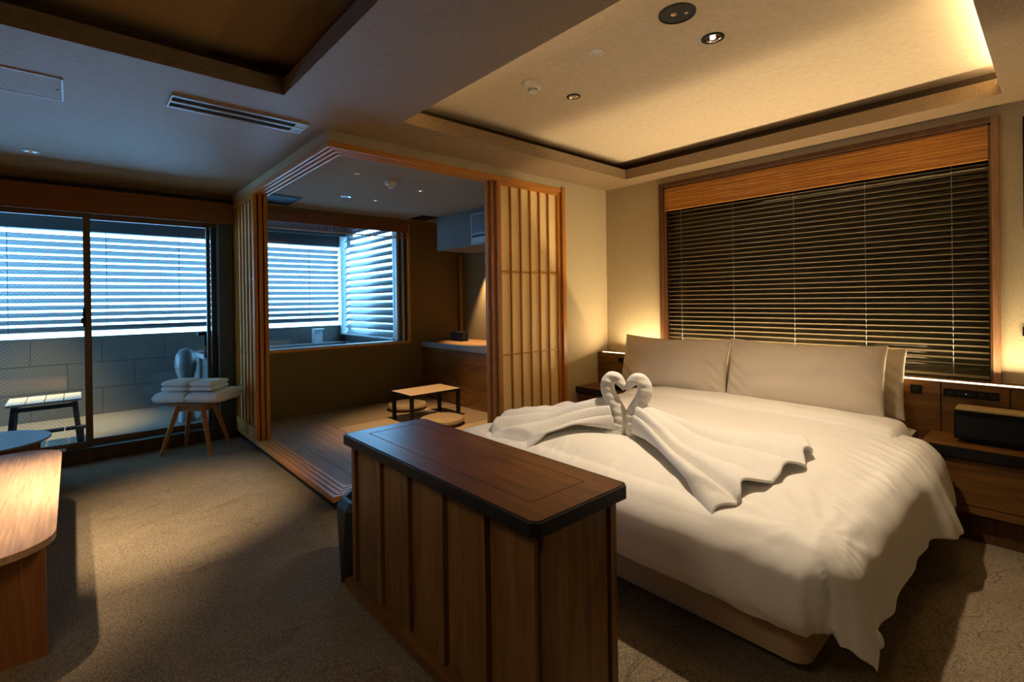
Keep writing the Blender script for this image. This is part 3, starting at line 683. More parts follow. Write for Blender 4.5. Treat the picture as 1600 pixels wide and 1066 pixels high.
def sstep(a, b, x):
    t = max(0, min(1, (x - a) / (b - a))); return t * t * (3 - 2 * t)
DX0, DX1, DY0, DY1 = bx0 - 0.035, bx1 + 0.035, by0 - 0.02, 3.42
def duvet_h(x, y):
    """height of the duvet's upper surface"""
    ex = min(x - DX0, DX1 - x); ey = y - DY0
    e = max(0.0, min(ex, 1)); f = max(0.0, min(ey, 1))
    h = 0.535 + 0.055 * (1 - math.exp(-e / 0.16)) * (1 - math.exp(-f / 0.14))
    n = noise.noise(Vector((x * 1.3 + 3.1, y * 1.3, 0.4))) * 0.014 + noise.noise(Vector((x * 3.6, y * 3.0, 2.2))) * 0.004
    b = 0.035 * math.exp(-((x + 1.75) ** 2 / 0.16 + (y - 1.98) ** 2 / 0.03))   # bulge by the foot
    return h + n * min(1, e * 6, f * 6) + b
def duvet():
    NA, NB = 210, 190; side, front = 0.37, 0.385
    a0, a1 = DX0 - side, DX1 + side; b0, b1 = DY0 - front, DY1
    V = []
    for j in range(NB + 1):
        b = b0 + (b1 - b0) * j / NB
        for i in range(NA + 1):
            a = a0 + (a1 - a0) * i / NA
            xc = max(DX0, min(DX1, a)); yc = max(DY0, b)
            ex = a - xc; ey = min(0, b - DY0); r = math.hypot(ex, ey)
            z = duvet_h(xc, yc)
            if r < 1e-6: V.append((xc, yc, z)); continue
            ux, uy = ex / r, ey / r
            phi = math.atan2(abs(ey), abs(ex)); corner = math.sin(2 * phi) if (ex and ey) else 0.0
            lim = side if abs(ex) > abs(ey) else front
            rr = r * (1 - 0.19 * corner)
            R = 0.115                                    # rounding over the mattress edge
            arc = R * math.pi / 2
            if rr < arc:
                t = rr / R; out = R * math.sin(t); dz = R * (1 - math.cos(t))
            else:
                out = R; dz = R + (rr - arc)
            dn = max(0, (dz - 0.04))
            # puffiness and vertical folds
            along = (b if abs(ex) > abs(ey) else a)
            if ex and abs(ux) > 0.4:
                fold = 0.006 * math.sin(along * 27 + 2.5 * math.sin(along * 4)) + 0.010 * noise.noise(Vector((along * 5, 1.3, dz * 1.4)))
                out += fold * (1 - corner) * min(1, dn * 4) + 0.10 * dn + 0.030 * math.sin(min(1, dn / 0.42) * math.pi) * 0.6
            else:
                out += 0.030 * math.sin(min(1, dn / 0.27) * math.pi) + 0.006 * noise.noise(Vector((along * 4, 4.3, dz * 4))) - 0.03 * sstep(0.2, 0.30, dn)
            if corner:
                k = corner ** 3
                out += (0.05 * k) * min(1, dn * 2.6)
            z2 = z - dz
            if ex: z2 += 0.007 * math.sin(along * 13 + 2) * min(1, dn * 3) * (1 - corner) ** 2
            yq = 0.0; xq = 0.0
            if corner:
                kk = corner * min(1, dn * 2.2); yq = 0.17 * kk; xq = math.copysign(0.045 * kk, ex)
            if yc > 2.7 and ex: xq += math.copysign(0.10 * sstep(2.75, 3.0, yc) * min(1, dn * 3), ex) * (1 - 0.75 * sstep(3.05, 3.25, yc)); z2 -= 0.03 * sstep(2.8, 3.0, yc) * min(1, dn * 3)
            V.append((xc + ux * out + xq, yc + uy * out + yq, max(z2, 0.031)))
    # diagonal tension wrinkles running out of the front corners and cross wrinkles near the edges
    V2 = []
    for (x, y, z) in V:
        w = 0
        for cx in (DX0, DX1):
            d = math.hypot(x - cx, y - DY0); ang = math.atan2(y - DY0, x - cx)
            w += 0.0035 * math.sin(ang * 17 + noise.noise(Vector((x * 4, y * 4, 7))) * 3) * math.exp(-((d - 0.28) / 0.22) ** 2)
        dxe = DX1 - x
        if -0.1 < dxe < 0.45: w += 0.0032 * math.sin((y * 1.0 + x * 0.5) * 62 + 3 * noise.noise(Vector((x * 3, y * 3, 1)))) * math.exp(-((dxe - 0.03) / 0.09) ** 2)
        rg = (1 - abs(noise.noise(Vector((y * 11 + x * 4, x * 2.2, z * 2.2 + 5))))) ** 9
        w += 0.011 * rg * math.exp(-((dxe + 0.02) / 0.10) ** 2) * sstep(DY0 - 0.05, DY0 + 0.2, y)
        rg2 = (1 - abs(noise.noise(Vector((x * 10 + y * 2, y * 2.2, z * 2.2 + 9))))) ** 9
        w += 0.007 * rg2 * math.exp(-((y - DY0 - 0.02) / 0.10) ** 2)
        nn = noise.noise(Vector((x * 7 + z * 5, y * 7, z * 7))) * 0.004
        V2.append((x + nn * 0.6, y + w * 0.6, z + w + nn))
    F = []
    for j in range(NB):
        for i in range(NA):
            k = j * (NA + 1) + i; F.append((k, k + 1, k + NA + 2, k + NA + 1))
    me = bpy.data.meshes.new('duvet'); L = Vector(((DX0 + DX1) / 2, 2.6, 0.1))
    me.from_pydata([tuple(Vector(v) - L) for v in V2], [], F); me.update()
    o = link('duvet', me, 'linen', None, True); o.location = L
    md = o.modifiers.new('thick', 'SOLIDIFY'); md.thickness = 0.022; md.offset = -1
    md = o.modifiers.new('sub', 'SUBSURF'); md.levels = 1; md.render_levels = 1
    return o
dv = duvet(); tag(dv, 'white cotton duvet draped over the bed with a corner hanging down', 'duvet')
# turned-back duvet band beneath the pillows
def band():
    NX, NY = 90, 20; V = []
    for j in range(NY + 1):
        for i in range(NX + 1):
            x = DX0 - 0.03 + (DX1 - DX0 + 0.06) * i / NX; t = j / NY; y = 3.24 + 0.42 * t + 0.012 * math.sin(x * 5)
            z = duvet_h(min(max(x, DX0), DX1), min(y, 3.4)) + 0.004 + 0.030 * math.sin(min(1, t * 3.2) * math.pi / 2) - 0.10 * sstep(0.75, 1, t)
            ed = min(x - DX0 + 0.03, DX1 + 0.03 - x); z -= 0.16 * (1 - sstep(0, 0.10, ed))
            z += 0.006 * noise.noise(Vector((x * 5, y * 12, 3))) + 0.003 * math.sin(y * 90 + x * 4) * math.exp(-((t - 0.1) / 0.2) ** 2)
            V.append((x, y, z))
    F = [(j * (NX + 1) + i, j * (NX + 1) + i + 1, (j + 1) * (NX + 1) + i + 1, (j + 1) * (NX + 1) + i) for j in range(NY) for i in range(NX)]
    me = bpy.data.meshes.new('turned_band'); L = dv.location
    me.from_pydata([tuple(Vector(v) - L) for v in V], [], F); me.update()
    o = link('turned_back_band', me, 'linen', dv, True)
    md = o.modifiers.new('thick', 'SOLIDIFY'); md.thickness = 0.02; md.offset = -1
    md = o.modifiers.new('sub', 'SUBSURF'); md.levels = 1; md.render_levels = 1
band()

def pillow(name, cx, cy, cz, w, h, T, lean, label, seed, yaw=0.0):
    NU, NV = 80, 40; bm = bmesh.new(); rows = {}
    def P(u, v, side):
        au, av = abs(u), abs(v)
        edge = ((1 - au ** 3.2) * (1 - av ** 2.6)) ** 0.5 if au < 1 and av < 1 else 0
        x = u * w / 2 * (1 - 0.045 * (1 - av ** 2) * au ** 2 * 0 - 0.03 * (1 - av * av) * au ** 4); z = v * h / 2 * (1 - 0.07 * (1 - au ** 2) * (av ** 4))
        z -= 0.012 * (1 - au ** 2) * max(v, 0)
        n = noise.noise(Vector((u * 2.2 + seed, v * 2.2, side))) * 0.018 * edge
        wr = 0.004 * math.sin((u * 3 + v * 2) * 9 + seed) * math.exp(-((au - 0.85) / 0.15) ** 2) * (edge > 0)
        y = side * (T / 2 * edge * (0.92 + 0.16 * (-v))) + n + wr + 0.004 * side
        if side < 0: y += 0.004 * math.exp(-((u - 0.30) / 0.02) ** 2) * edge
        if side < 0: y += 0.007 * edge * math.sin((u * 1.2 + v * 0.8) * 8 + seed) * max(0, abs(u) - 0.45) * 1.6
        return Vector((x, y, z))
    for s in (-1, 1):
        for j in range(NV + 1):
            for i in range(NU + 1):
                if s == 1 and (i in (0, NU) or j in (0, NV)): rows[(s, i, j)] = rows[(-1, i, j)]; continue
                rows[(s, i, j)] = bm.verts.new(P(-1 + 2 * i / NU, -1 + 2 * j / NV, s))
        for j in range(NV):
            for i in range(NU):
                f = (rows[(s, i, j)], rows[(s, i + 1, j)], rows[(s, i + 1, j + 1)], rows[(s, i, j + 1)]); bm.faces.new(f if s < 0 else f[::-1])
    bmesh.ops.recalc_face_normals(bm, faces=bm.faces)
    me = bpy.data.meshes.new(name); bm.to_mesh(me); bm.free()
    o = link(name, me, 'pillow', None, True); o.location = (cx, cy, cz); o.rotation_euler = (lean, 0, yaw)
    md = o.modifiers.new('sub', 'SUBSURF'); md.levels = 1; md.render_levels = 1
    return tag(o, label, 'pillow', 'pillows against the headboard')
LN = math.radians(-14)
pillow('pillow', -2.10, 3.58, 0.795, 0.93, 0.44, 0.15, LN, 'left front pillow of the bed, nearest the paper screen', 1.0)
pillow('pillow', -1.17, 3.58, 0.80, 0.95, 0.45, 0.15, LN, 'right front pillow of the bed, in front of another', 5.0)
pillow('pillow', -1.10, 3.73, 0.775, 0.94, 0.44, 0.11, LN * 0.7, 'rear right pillow peeping out behind the right front pillow', 9.0)
pillow('pillow', -2.06, 3.73, 0.770, 0.93, 0.42, 0.11, LN * 0.7, 'rear left pillow hidden behind the left front pillow', 12.0)

# ------------------------------------------------------------------ towel swans
def towel_fan(base, hem, seed, nw):
    """pleated fan from the swan's body to the hem polyline (front edge first)"""
    NU, NV = 70, 120; V = []; n = len(hem) - 1
    hc = (sum(h[0] for h in hem) / (n + 1), sum(h[1] for h in hem) / (n + 1))
    for j in range(NV + 1):
        v = j / NV; k = min(int(v * n), n - 1); t = v * n - k
        q = [hem[max(k - 1, 0)], hem[k], hem[k + 1], hem[min(k + 2, n)]]
        hx, hy = [0.5 * (2 * q[1][a] + (-q[0][a] + q[2][a]) * t + (2 * q[0][a] - 5 * q[1][a] + 4 * q[2][a] - q[3][a]) * t * t + (-q[0][a] + 3 * q[1][a] - 3 * q[2][a] + q[3][a]) * t ** 3) for a in (0, 1)]
        ph = v * nw * 2 * math.pi + seed + 1.1 * math.sin(v * 6 + seed)
        ext = 1 + 0.022 * math.cos(ph) + 0.006 * math.sin(v * 41)
        for i in range(NU + 1):
            u = i / NU; sp = 0.16 + 0.84 * u ** 1.1; uu = u * ext
            x = base[0] + (hc[0] - base[0]) * uu + (hx - hc[0]) * sp; y = base[1] + (hc[1] - base[1]) * uu + (hy - hc[1]) * sp
            wv = 0.5 + 0.5 * math.cos(ph + 0.35 * math.sin(u * 5 + seed)); pl = abs(math.sin((ph + 0.35 * math.sin(u * 5 + seed)) / 2)) ** 0.8
            amp = (0.040 + 0.012 * math.sin(v * 9 + seed)) * (0.5 + 0.5 * sstep(0.0, 0.4, u))
            dome = max(0.0, 1 - (2 * v - 1) ** 2)
            body = 0.115 * (1 - sstep(-0.05, 0.55, u)) * dome ** 0.4 + 0.03 * (1 - u) * dome
            xx = min(max(x, DX0 + 0.01), DX1 - 0.01); yy = max(y, DY0 + 0.01)
            drop = max(0, DY0 + 0.03 - y) * 0.9 + max(0, DX0 - x) * 0.8
            z = duvet_h(xx, yy) + 0.010 + amp * pl + body + 0.005 * noise.noise(Vector((x * 12, y * 12, seed))) - drop
            if i >= NU - 4: z += 0.002
            V.append((x, y, z))
    F = [(j * (NU + 1) + i, j * (NU + 1) + i + 1, (j + 1) * (NU + 1) + i + 1, (j + 1) * (NU + 1) + i) for j in range(NV) for i in range(NU)]
    return V, F
def swan(sgn, bx, by, hem, label, seed, nw):
    r = thing('towel_swan', (bx, by, 0.585), label, 'towel')
    V, F = towel_fan((bx, by), hem, seed, nw)
    me = bpy.data.meshes.new('tail'); me.from_pydata([(x - bx, y - by, z - 0.585) for x, y, z in V], [], F); me.update()
    o = link('tail', me, 'terry', r, True)
    md = o.modifiers.new('thick', 'SOLIDIFY'); md.thickness = 0.010; md.offset = 0
    # neck: half of the heart
    K = [(0.062, -0.03), (0.048, 0.03), (0.038, 0.08), (0.048, 0.125), (0.078, 0.175), (0.100, 0.225), (0.100, 0.265), (0.078, 0.292), (0.046, 0.290), (0.021, 0.262), (0.008, 0.232)]
    Rd = [0.056, 0.054, 0.047, 0.041, 0.039, 0.038, 0.037, 0.035, 0.030, 0.022, 0.009]
    pts, rad = [], []
    n = len(K)
    for i in range(n - 1):
        p0, p1, p2, p3 = K[max(i - 1, 0)], K[i], K[i + 1], K[min(i + 2, n - 1)]
        for s in range(6):
            t = s / 6; q = [0.5 * ((2 * b) + (-a + c) * t + (2 * a - 5 * b + 4 * c - d) * t * t + (-a + 3 * b - 3 * c + d) * t ** 3) for a, b, c, d in zip(p0, p1, p2, p3)]
            pts.append(q); rad.append(Rd[i] + (Rd[i + 1] - Rd[i]) * t)
    pts.append(K[-1]); rad.append(Rd[-1])
    cx, cy = -1.552, 2.185; ax = Vector((0.96, 0.28, 0)).normalized()
    W3 = [Vector((cx, cy, 0.60)) + ax * (sgn * q[0]) + Vector((0, 0, q[1])) for q in pts]
    bm = tube_bm(W3, rad, 20)
    for v in bm.verts:
        nn = noise.noise(v.co * 20) * 0.004 + 0.0026 * math.sin(v.co.z * 165 + (v.co.y - cy) * 60 + sgn * 1.3); v.co.x += nn * 0.7; v.co.y -= nn
    fin('neck', bm, 'terry', r, smooth=True)
    return r
swan(1, -1.47, 2.20, [(-0.87, 1.745), (-0.83, 1.84), (-0.80, 1.97), (-0.765, 2.13), (-0.75, 2.30), (-0.77, 2.48), (-0.84, 2.66)], 'right towel swan on the bed, its pleated tail spread toward the nightstand side', 0.6, 4.6)
swan(-1, -1.62, 2.17, [(-1.97, 1.70), (-2.15, 1.76), (-2.30, 1.90), (-2.37, 2.08), (-2.40, 2.26), (-2.38, 2.44), (-2.30, 2.58)], 'left towel swan on the bed, its pleated tail spread toward the dresser', 3.4, 6.2)

# ------------------------------------------------------------------ dresser at the foot of the bed
ds = thing('dresser', (-1.53, 1.09, 0), 'walnut chest with black-edged top at the foot of the bed', 'dresser')
def cham(x0, x1, y0, y1, c): return [(x0 + c, y0), (x1 - c, y0), (x1, y0 + c), (x1, y1 - c), (x1 - c, y1), (x0 + c, y1), (x0, y1 - c), (x0, y0 + c)]
prism('top_edge', cham(-2.145, -0.915, 0.885, 1.305, 0.022), 0.694, 0.733, 'black', ds, bev=0.004, seg=2)
bm = bmesh.new()
tx = [-2.135, -2.06, -2.057, -1.028, -1.025, -0.925]; ty = [0.895, 0.975, 0.978, 1.215, 1.218, 1.295]
P = cham(-2.135, -0.925, 0.895, 1.295, 0.018)
prism('top_surface', P, 0.7332, 0.7355, 'walnut_top', ds)
boxes('inlay_line', [(-2.06, -1.026, 0.975, 0.978, 0.7354, 0.7361), (-2.06, -1.026, 1.215, 1.218, 0.7354, 0.7361), (-2.06, -2.057, 0.978, 1.215, 0.7354, 0.7361), (-1.029, -1.026, 0.978, 1.215, 0.7354, 0.7361)], 'cove', ds)
box('body', -2.105, -0.955, 0.937, 1.26, 0.055, 0.694, 'walnut_z', ds)
bat = [(-2.112, -2.082), (-1.875, -1.842), (-1.655, -1.622), (-1.425, -1.392), (-1.200, -1.165), (-0.985, -0.952)]
for a, b in bat: box('front_batten', a, b, 0.915, 0.938, 0.092, 0.694, 'walnut_z', ds, bev=0.002)
for (a, b), (c, d) in zip(bat, bat[1:]): box('front_panel', b + 0.016, c, 0.925, 0.9365, 0.092, 0.694, 'walnut_z', ds, bev=0.0015, seg=1)
box('front_ledge', -2.135, -0.94, 0.888, 0.937, 0.055, 0.091, 'walnut_x', ds, bev=0.003)
for y0 in (0.938, 1.235): box('side_batten', -0.956, -0.940, y0, y0 + 0.028, 0.055, 0.694, 'walnut_z', ds, bev=0.002)
box('side_panel', -0.956, -0.948, 0.966, 1.225, 0.055, 0.694, 'walnut_z', ds)
box('plinth', -2.09, -0.97, 0.945, 1.25, 0.0, 0.054, 'black', ds)
# waste bin
wb = thing('waste_bin', (-2.33, 1.10, 0), 'faceted black waste bin beside the left end of the dresser', 'bin')
bm = bmesh.new(); cx, cy = -2.335, 1.10
oct_ = lambda r, z, a0=0: [bm.verts.new((cx + r * math.cos(math.radians(a0 + 45 * i)), cy + r * math.sin(math.radians(a0 + 45 * i)), z)) for i in range(8)]
sq = [bm.verts.new((cx + 0.185 * math.cos(math.radians(20 + 90 * i)), cy + 0.185 * math.sin(math.radians(20 + 90 * i)), 0)) for i in range(4)]
A = oct_(0.155, 0.32, 20); B = oct_(0.130, 0.355, 20); C = oct_(0.110, 0.355, 20); D = oct_(0.105, 0.06, 20)
for i in range(4):
    a = A[2 * i]; b = A[(2 * i + 1) % 8]; c = A[(2 * i + 2) % 8]
    bm.faces.new((sq[i], b, a)); bm.faces.new((sq[i], sq[(i + 1) % 4], b)); bm.faces.new((sq[(i + 1) % 4], c, b))
for r0, r1 in ((A, B), (B, C), (C, D)):
    for i in range(8): bm.faces.new((r0[i], r0[(i + 1) % 8], r1[(i + 1) % 8], r1[i]))
bm.faces.new(sq[::-1]); bm.faces.new(D)
fin('body', bm, 'darkgrey', wb)

# ------------------------------------------------------------------ sitting area tables
tb = thing('coffee_table', (-3.4, -0.45, 0), 'pale beech coffee table with rounded corners in the left foreground', 'table')
P = rrect(-4.25, -2.50, -0.86, -0.060, 0.19, 10)
prism('tabletop', P, 0.405, 0.432, 'table', tb, bev=0.007, seg=3)
box('leg_panel', -2.60, -2.572, -0.80, -0.088, 0.0, 0.405, 'table_side', tb, bev=0.003)
box('leg_panel', -4.10, -4.072, -0.80, -0.088, 0.0, 0.405, 'table_side', tb, bev=0.003)
box('stretcher', -4.072, -2.60, -0.46, -0.43, 0.25, 0.405, 'table_side', tb, bev=0.003)
ot = thing('side_table', (-5.03, -0.5, 0), 'low round dark-topped side table behind the beech table', 'table')
lathe('tabletop', [(0, 0.353), (0.36, 0.353), (0.372, 0.362), (0.368, 0.372), (0, 0.373)], -5.03, -0.50, 'oval', ot, 56)
box('leg_panel', -5.055, -5.03, -0.75, -0.19, 0.0, 0.353, 'table_side', ot, bev=0.002)
box('leg_panel', -5.30, -5.06, -0.51, -0.485, 0.0, 0.353, 'table_side', ot, bev=0.002)
sl = tag(box('pale_slab', -5.62, -5.50, -0.20, -0.055, 0.1202, 0.135, 'white', None, bev=0.003), 'flat pale card lying on the balcony door sill behind the round table', 'slab')  # thin white slab resting on the threshold

# ------------------------------------------------------------------ stool with towels
sc = Vector((-5.22, 0.82, 0)); ra = math.atan2(0.26, 0.05) - math.radians(45) + math.radians(-3)
sr = thing('stool', sc, 'four-legged orange wood stool by the balcony door, piled with towels', 'stool')
def rot(p, a): return Vector((p[0] * math.cos(a) - p[1] * math.sin(a), p[0] * math.sin(a) + p[1] * math.cos(a), 0))
feet = [Vector((-0.05, -0.26, 0)), Vector((0.25, 0.06, 0)), Vector((0.05, 0.26, 0)), Vector((-0.25, -0.05, 0))]
tops = [f * 0.50 for f in feet]
for f, t in zip(feet, tops):
    bm = bmesh.new(); beam(bm, sc + t + Vector((0, 0, 0.425)), sc + f, 0.020, 0.014); fin('leg', bm, 'stool', sr, bev=0.003)
for i in range(4):
    a, b = tops[i] * 1.06, tops[(i + 1) % 4] * 1.06; bm = bmesh.new(); d = (b - a).normalized() * 0; nrm = Vector((-(b - a).y, (b - a).x, 0)).normalized() * 0.009
    vs = []
    for p in (a, b):
        for z in (0.372, 0.425):
            for s in (-1, 1): vs.append(bm.verts.new(sc + p + nrm * s + Vector((0, 0, z))))
    for f in ((0, 1, 3, 2), (4, 6, 7, 5), (0, 4, 5, 1), (2, 3, 7, 6), (0, 2, 6, 4), (1, 5, 7, 3)): bm.faces.new([vs[q] for q in f])
    fin('apron', bm, 'stool', sr)
seat = [sc + f * 0.78 for f in feet]
o = prism('seat', [(p.x, p.y) for p in seat], 0.425, 0.447, 'stool', sr, bev=0.006)
def folded_towel(cx, cy, z0, w, d, h, ang, layers, label, seed):
    """rounded folded towel; folded edge faces local -Y"""
    bm = bmesh.new(); lh = h / layers
    for k in range(layers):
        NX, NP = 24, 32; rings = []
        for i in range(NX + 1):
            u = i / NX - 0.5; ring = []
            endk = math.sqrt(max(0.08, 1 - 0.92 * max(0, (abs(u) - 0.44) / 0.06) ** 2))
            for j in range(NP):
                a = 2 * math.pi * j / NP; ca_, sa = math.cos(a), math.sin(a)
                ex = 0.55
                yy = math.copysign(abs(ca_) ** ex, ca_) * d / 2 * (1 - 0.012 * k); zz = math.copysign(abs(sa) ** 0.6, sa) * lh / 2 * (1.0 if layers == 1 else 1.12) * endk
                wob = 0.006 * noise.noise(Vector((u * 4 + seed, a, k * 3.1)))
                x = u * w * (1 + 0.01 * math.sin(k * 2 + seed)); y = yy + wob; z = lh * (k + 0.5) + zz + 0.004 * noise.noise(Vector((x * 9, y * 9, seed))) * (k == layers - 1)
                ring.append(bm.verts.new((x, y, z)))
            rings.append(ring)
        for p, q in zip(rings, rings[1:]):
            for j in range(NP): bm.faces.new((p[j], p[(j + 1) % NP], q[(j + 1) % NP], q[j]))
        bm.faces.new(rings[0][::-1]); bm.faces.new(rings[-1])
    bmesh.ops.recalc_face_normals(bm, faces=bm.faces)
    me = bpy.data.meshes.new('folded_towel'); bm.to_mesh(me); bm.free()
    o = link('folded_towel', me, 'terry', None, True); o.location = (cx, cy, z0); o.rotation_euler.z = ang
    return tag(o, label, 'towel', 'folded towels on the stool')
ta = math.radians(48)
dl = Vector((math.cos(ta), math.sin(ta), 0)); dn_ = Vector((-math.sin(ta), math.cos(ta), 0))
def tpos(a, b): p = sc + dl * a + dn_ * b; return p.x, p.y
x, y = tpos(-0.145, 0.05); folded_towel(x, y, 0.449, 0.285, 0.42, 0.098, ta, 1, 'lower left folded bath towel on the stool, underneath a smaller towel', 1)
x, y = tpos(0.148, 0.05); folded_towel(x, y, 0.449, 0.285, 0.43, 0.098, ta, 1, 'lower right folded bath towel on the stool, nearest the paper screen', 4)
x, y = tpos(-0.125, 0.01); folded_towel(x, y, 0.5535, 0.21, 0.27, 0.088, ta, 2, 'upper left small folded towel on top of the stool pile', 8)
x, y = tpos(0.115, 0.01); folded_towel(x, y, 0.5535, 0.20, 0.27, 0.084, ta, 2, 'upper right small folded towel on top of the stool pile', 11)

# ------------------------------------------------------------------ tatami alcove furniture
lt = thing('low_table', (-4.46, 2.77, 0.087), 'low table with pale wooden top and black legs on the tatami', 'table')
lx0, lx1, ly0, ly1 = -4.70, -4.30, 2.48, 3.08
box('tabletop', lx0, lx1, ly0, ly1, 0.372, 0.385, plain('low table veneer', (0.50, 0.34, 0.19), 0.4), lt, bev=0.002)
boxes('rim', [(lx0 - 0.004, lx0, ly0, ly1, 0.362, 0.386), (lx1, lx1 + 0.004, ly0, ly1, 0.362, 0.386), (lx0, lx1, ly0 - 0.004, ly0, 0.362, 0.386), (lx0, lx1, ly1, ly1 + 0.004, 0.362, 0.386)], 'black', lt)
for x, y in ((lx0 + 0.004, ly0 + 0.004), (lx1 - 0.036, ly0 + 0.004), (lx0 + 0.004, ly1 - 0.036), (lx1 - 0.036, ly1 - 0.036)):
    box('leg', x, x + 0.032, y, y + 0.032, 0.0875, 0.372, 'black', lt, bev=0.002)
def zabuton(cx, cy, label):
    r = thing('floor_cushion', (cx, cy, 0.088), label, 'cushion', 'floor cushions by the low table')
    lathe('cushion', [(0, 0.095), (0.16, 0.094), (0.205, 0.105), (0.222, 0.128), (0.214, 0.150), (0.17, 0.164), (0.08, 0.168), (0, 0.168)], cx, cy, 'tan', r, 40)
    lathe('underside', [(0, 0.0878), (0.15, 0.0878), (0.165, 0.094), (0, 0.0945)], cx, cy, 'black', r, 32)
zabuton(-5.03, 2.85, 'round tan floor cushion behind the low table, under the window')
zabuton(-4.16, 2.75, 'round tan floor cushion in front of the low table, nearest the bed')
# counter cabinet
kb = thing('counter_cabinet', (-4.3, 3.7, 0.087), 'walnut counter cabinet with dark stone-edged top in the alcove', 'cabinet')
box('countertop', XB + 0.002, XW - 0.13, 3.365, 3.998, 0.755, 0.80, 'walnut_x', kb)
box('top_edge', XB + 0.002, XW - 0.13, 3.350, 3.365, 0.738, 0.801, 'oval', kb, bev=0.002)
box('carcass', XB + 0.002, XW - 0.13, 3.395, 3.998, 0.0885, 0.754, 'cove', kb)
for i in range(3):
    x0 = -5.36 + i * 0.757; box('door', x0 + 0.002, min(x0 + 0.753, XW - 0.135), 3.375, 3.394, 0.092, 0.735, 'walnut_x', kb, bev=0.0015, seg=1)
box('filler', XB + 0.002, -5.362, 3.377, 3.394, 0.092, 0.735, 'walnut_x', kb)
struct(box('trim_3', -5.516, -5.500, 3.955, 3.998, 0.86, 1.95, 'brass', bev=0.002), 'thin vertical brass-coloured strip on the alcove back wall', 'trim')
sk = thing('speaker', (-5.2, 3.72, 0.80), 'small black box speaker on the alcove counter', 'speaker')
box('body', -5.335, -5.09, 3.68, 3.78, 0.802, 0.915, 'blackm', sk, bev=0.010, seg=3)
box('grille', -5.325, -5.10, 3.677, 3.6795, 0.812, 0.905, 'black', sk, bev=0.001)
lathe('knob', [(0, 0.9152), (0.005, 0.9152), (0.005, 0.919), (0, 0.9192)], -5.28, 3.70, 'chrome', sk, 12)
# air conditioner bulkhead
ac = thing('air_conditioner', (-4.2, 3.69, 1.94), 'boxed-in air conditioner with grille above the alcove counter', 'air conditioner')
boxes('bulkhead', [(-5.15, XW - 0.13, 3.37, 3.998, 1.94, 2.344)], weave('bulkhead cloth', (0.17, 0.17, 0.165), (0.13, 0.13, 0.125), 300, 300, (40, 40, 40), 0.4, 0.3), ac)
boxes('grille_frame', [(-4.435, -4.42, 3.352, 3.369, 1.945, 2.285), (-4.42, -3.25, 3.352, 3.369, 2.272, 2.285), (-4.42, -3.25, 3.352, 3.369, 2.050, 2.064), (-4.42, -3.25, 3.352, 3.369, 1.945, 1.953)], 'grille', ac)
box('grille_back', -4.42, -3.25, 3.362, 3.369, 1.953, 2.272, 'black', ac)
for i in range(11):
    z = 2.070 + i * 0.0185; box('grille_slat', -4.42, -3.25, 3.352, 3.361, z, z + 0.006, 'grille', ac)
box('flap', -4.42, -3.25, 3.353, 3.361, 1.960, 2.022, 'grille', ac)

# ------------------------------------------------------------------ ceiling fittings
def downlight(x, y, z, r, label, lit=False, ring='black', name='downlight', cup='chrome'):
    t = thing(name, (x, y, z - 0.01), label, 'ceiling light')
    lathe('trim_ring', [(r * 0.74, z - 0.0005), (r * 0.78, z - 0.006), (r, z - 0.004), (r, z - 0.0003), (r * 0.74, z - 0.0003)], x, y, ring, t, 36)
    lathe('reflector', [(0, z - 0.0008), (r * 0.3, z - 0.0011), (r * 0.72, z - 0.004), (r * 0.74, z - 0.0045), (r * 0.74, z - 0.0006), (0, z - 0.0006)], x, y, cup, t, 32)
    lathe('lens', [(0, z - 0.005), (r * 0.22, z - 0.0045), (r * 0.26, z - 0.0015), (0, z - 0.0012)], x, y, 'bulb' if lit else 'chrome', t, 20)
    return t
downlight(-1.11, 2.303, ZP, 0.052, 'black-rimmed ceiling spotlight with bright lamp over the bed, second from the right edge', True)
downlight(-1.99, 2.305, ZP, 0.042, 'small dark unlit spotlight beside the smoke detector over the bed')
em = thing('emergency_light', (-1.115, 1.985, ZP - 0.01), 'large round black emergency light on the ceiling over the bed', 'ceiling light')
lathe('plate', [(0, ZP - 0.003), (0.070, ZP - 0.003), (0.0735, ZP - 0.008), (0.078, ZP - 0.006), (0.078, ZP - 0.0003), (0, ZP - 0.0003)], -1.115, 1.985, 'darkgrey', em, 48)
lathe('lamp_lens', [(0, ZP - 0.010), (0.011, ZP - 0.008), (0.014, ZP - 0.0035), (0, ZP - 0.0033)], -1.125, 1.975, 'brass', em, 20)
lathe('indicator', [(0, ZP - 0.0045), (0.007, ZP - 0.0042), (0.008, ZP - 0.0033), (0, ZP - 0.0032)], -1.085, 2.008, 'white', em, 16)
def sensor(x, y, z, r, label):
    t = thing('ceiling_sensor', (x, y, z - 0.01), label, 'sensor')
    lathe('ring', [(r * 0.62, z - 0.0005), (r * 0.66, z - 0.007), (r, z - 0.005), (r, z - 0.0003), (r * 0.62, z - 0.0003)], x, y, 'white', t, 32)
    lathe('dome', [(0, z - 0.010), (r * 0.35, z - 0.008), (r * 0.6, z - 0.003), (r * 0.6, z - 0.0005), (0, z - 0.0005)], x, y, 'white', t, 24)
sensor(-1.557, 1.983, ZP, 0.036, 'round white ceiling sensor over the bed')
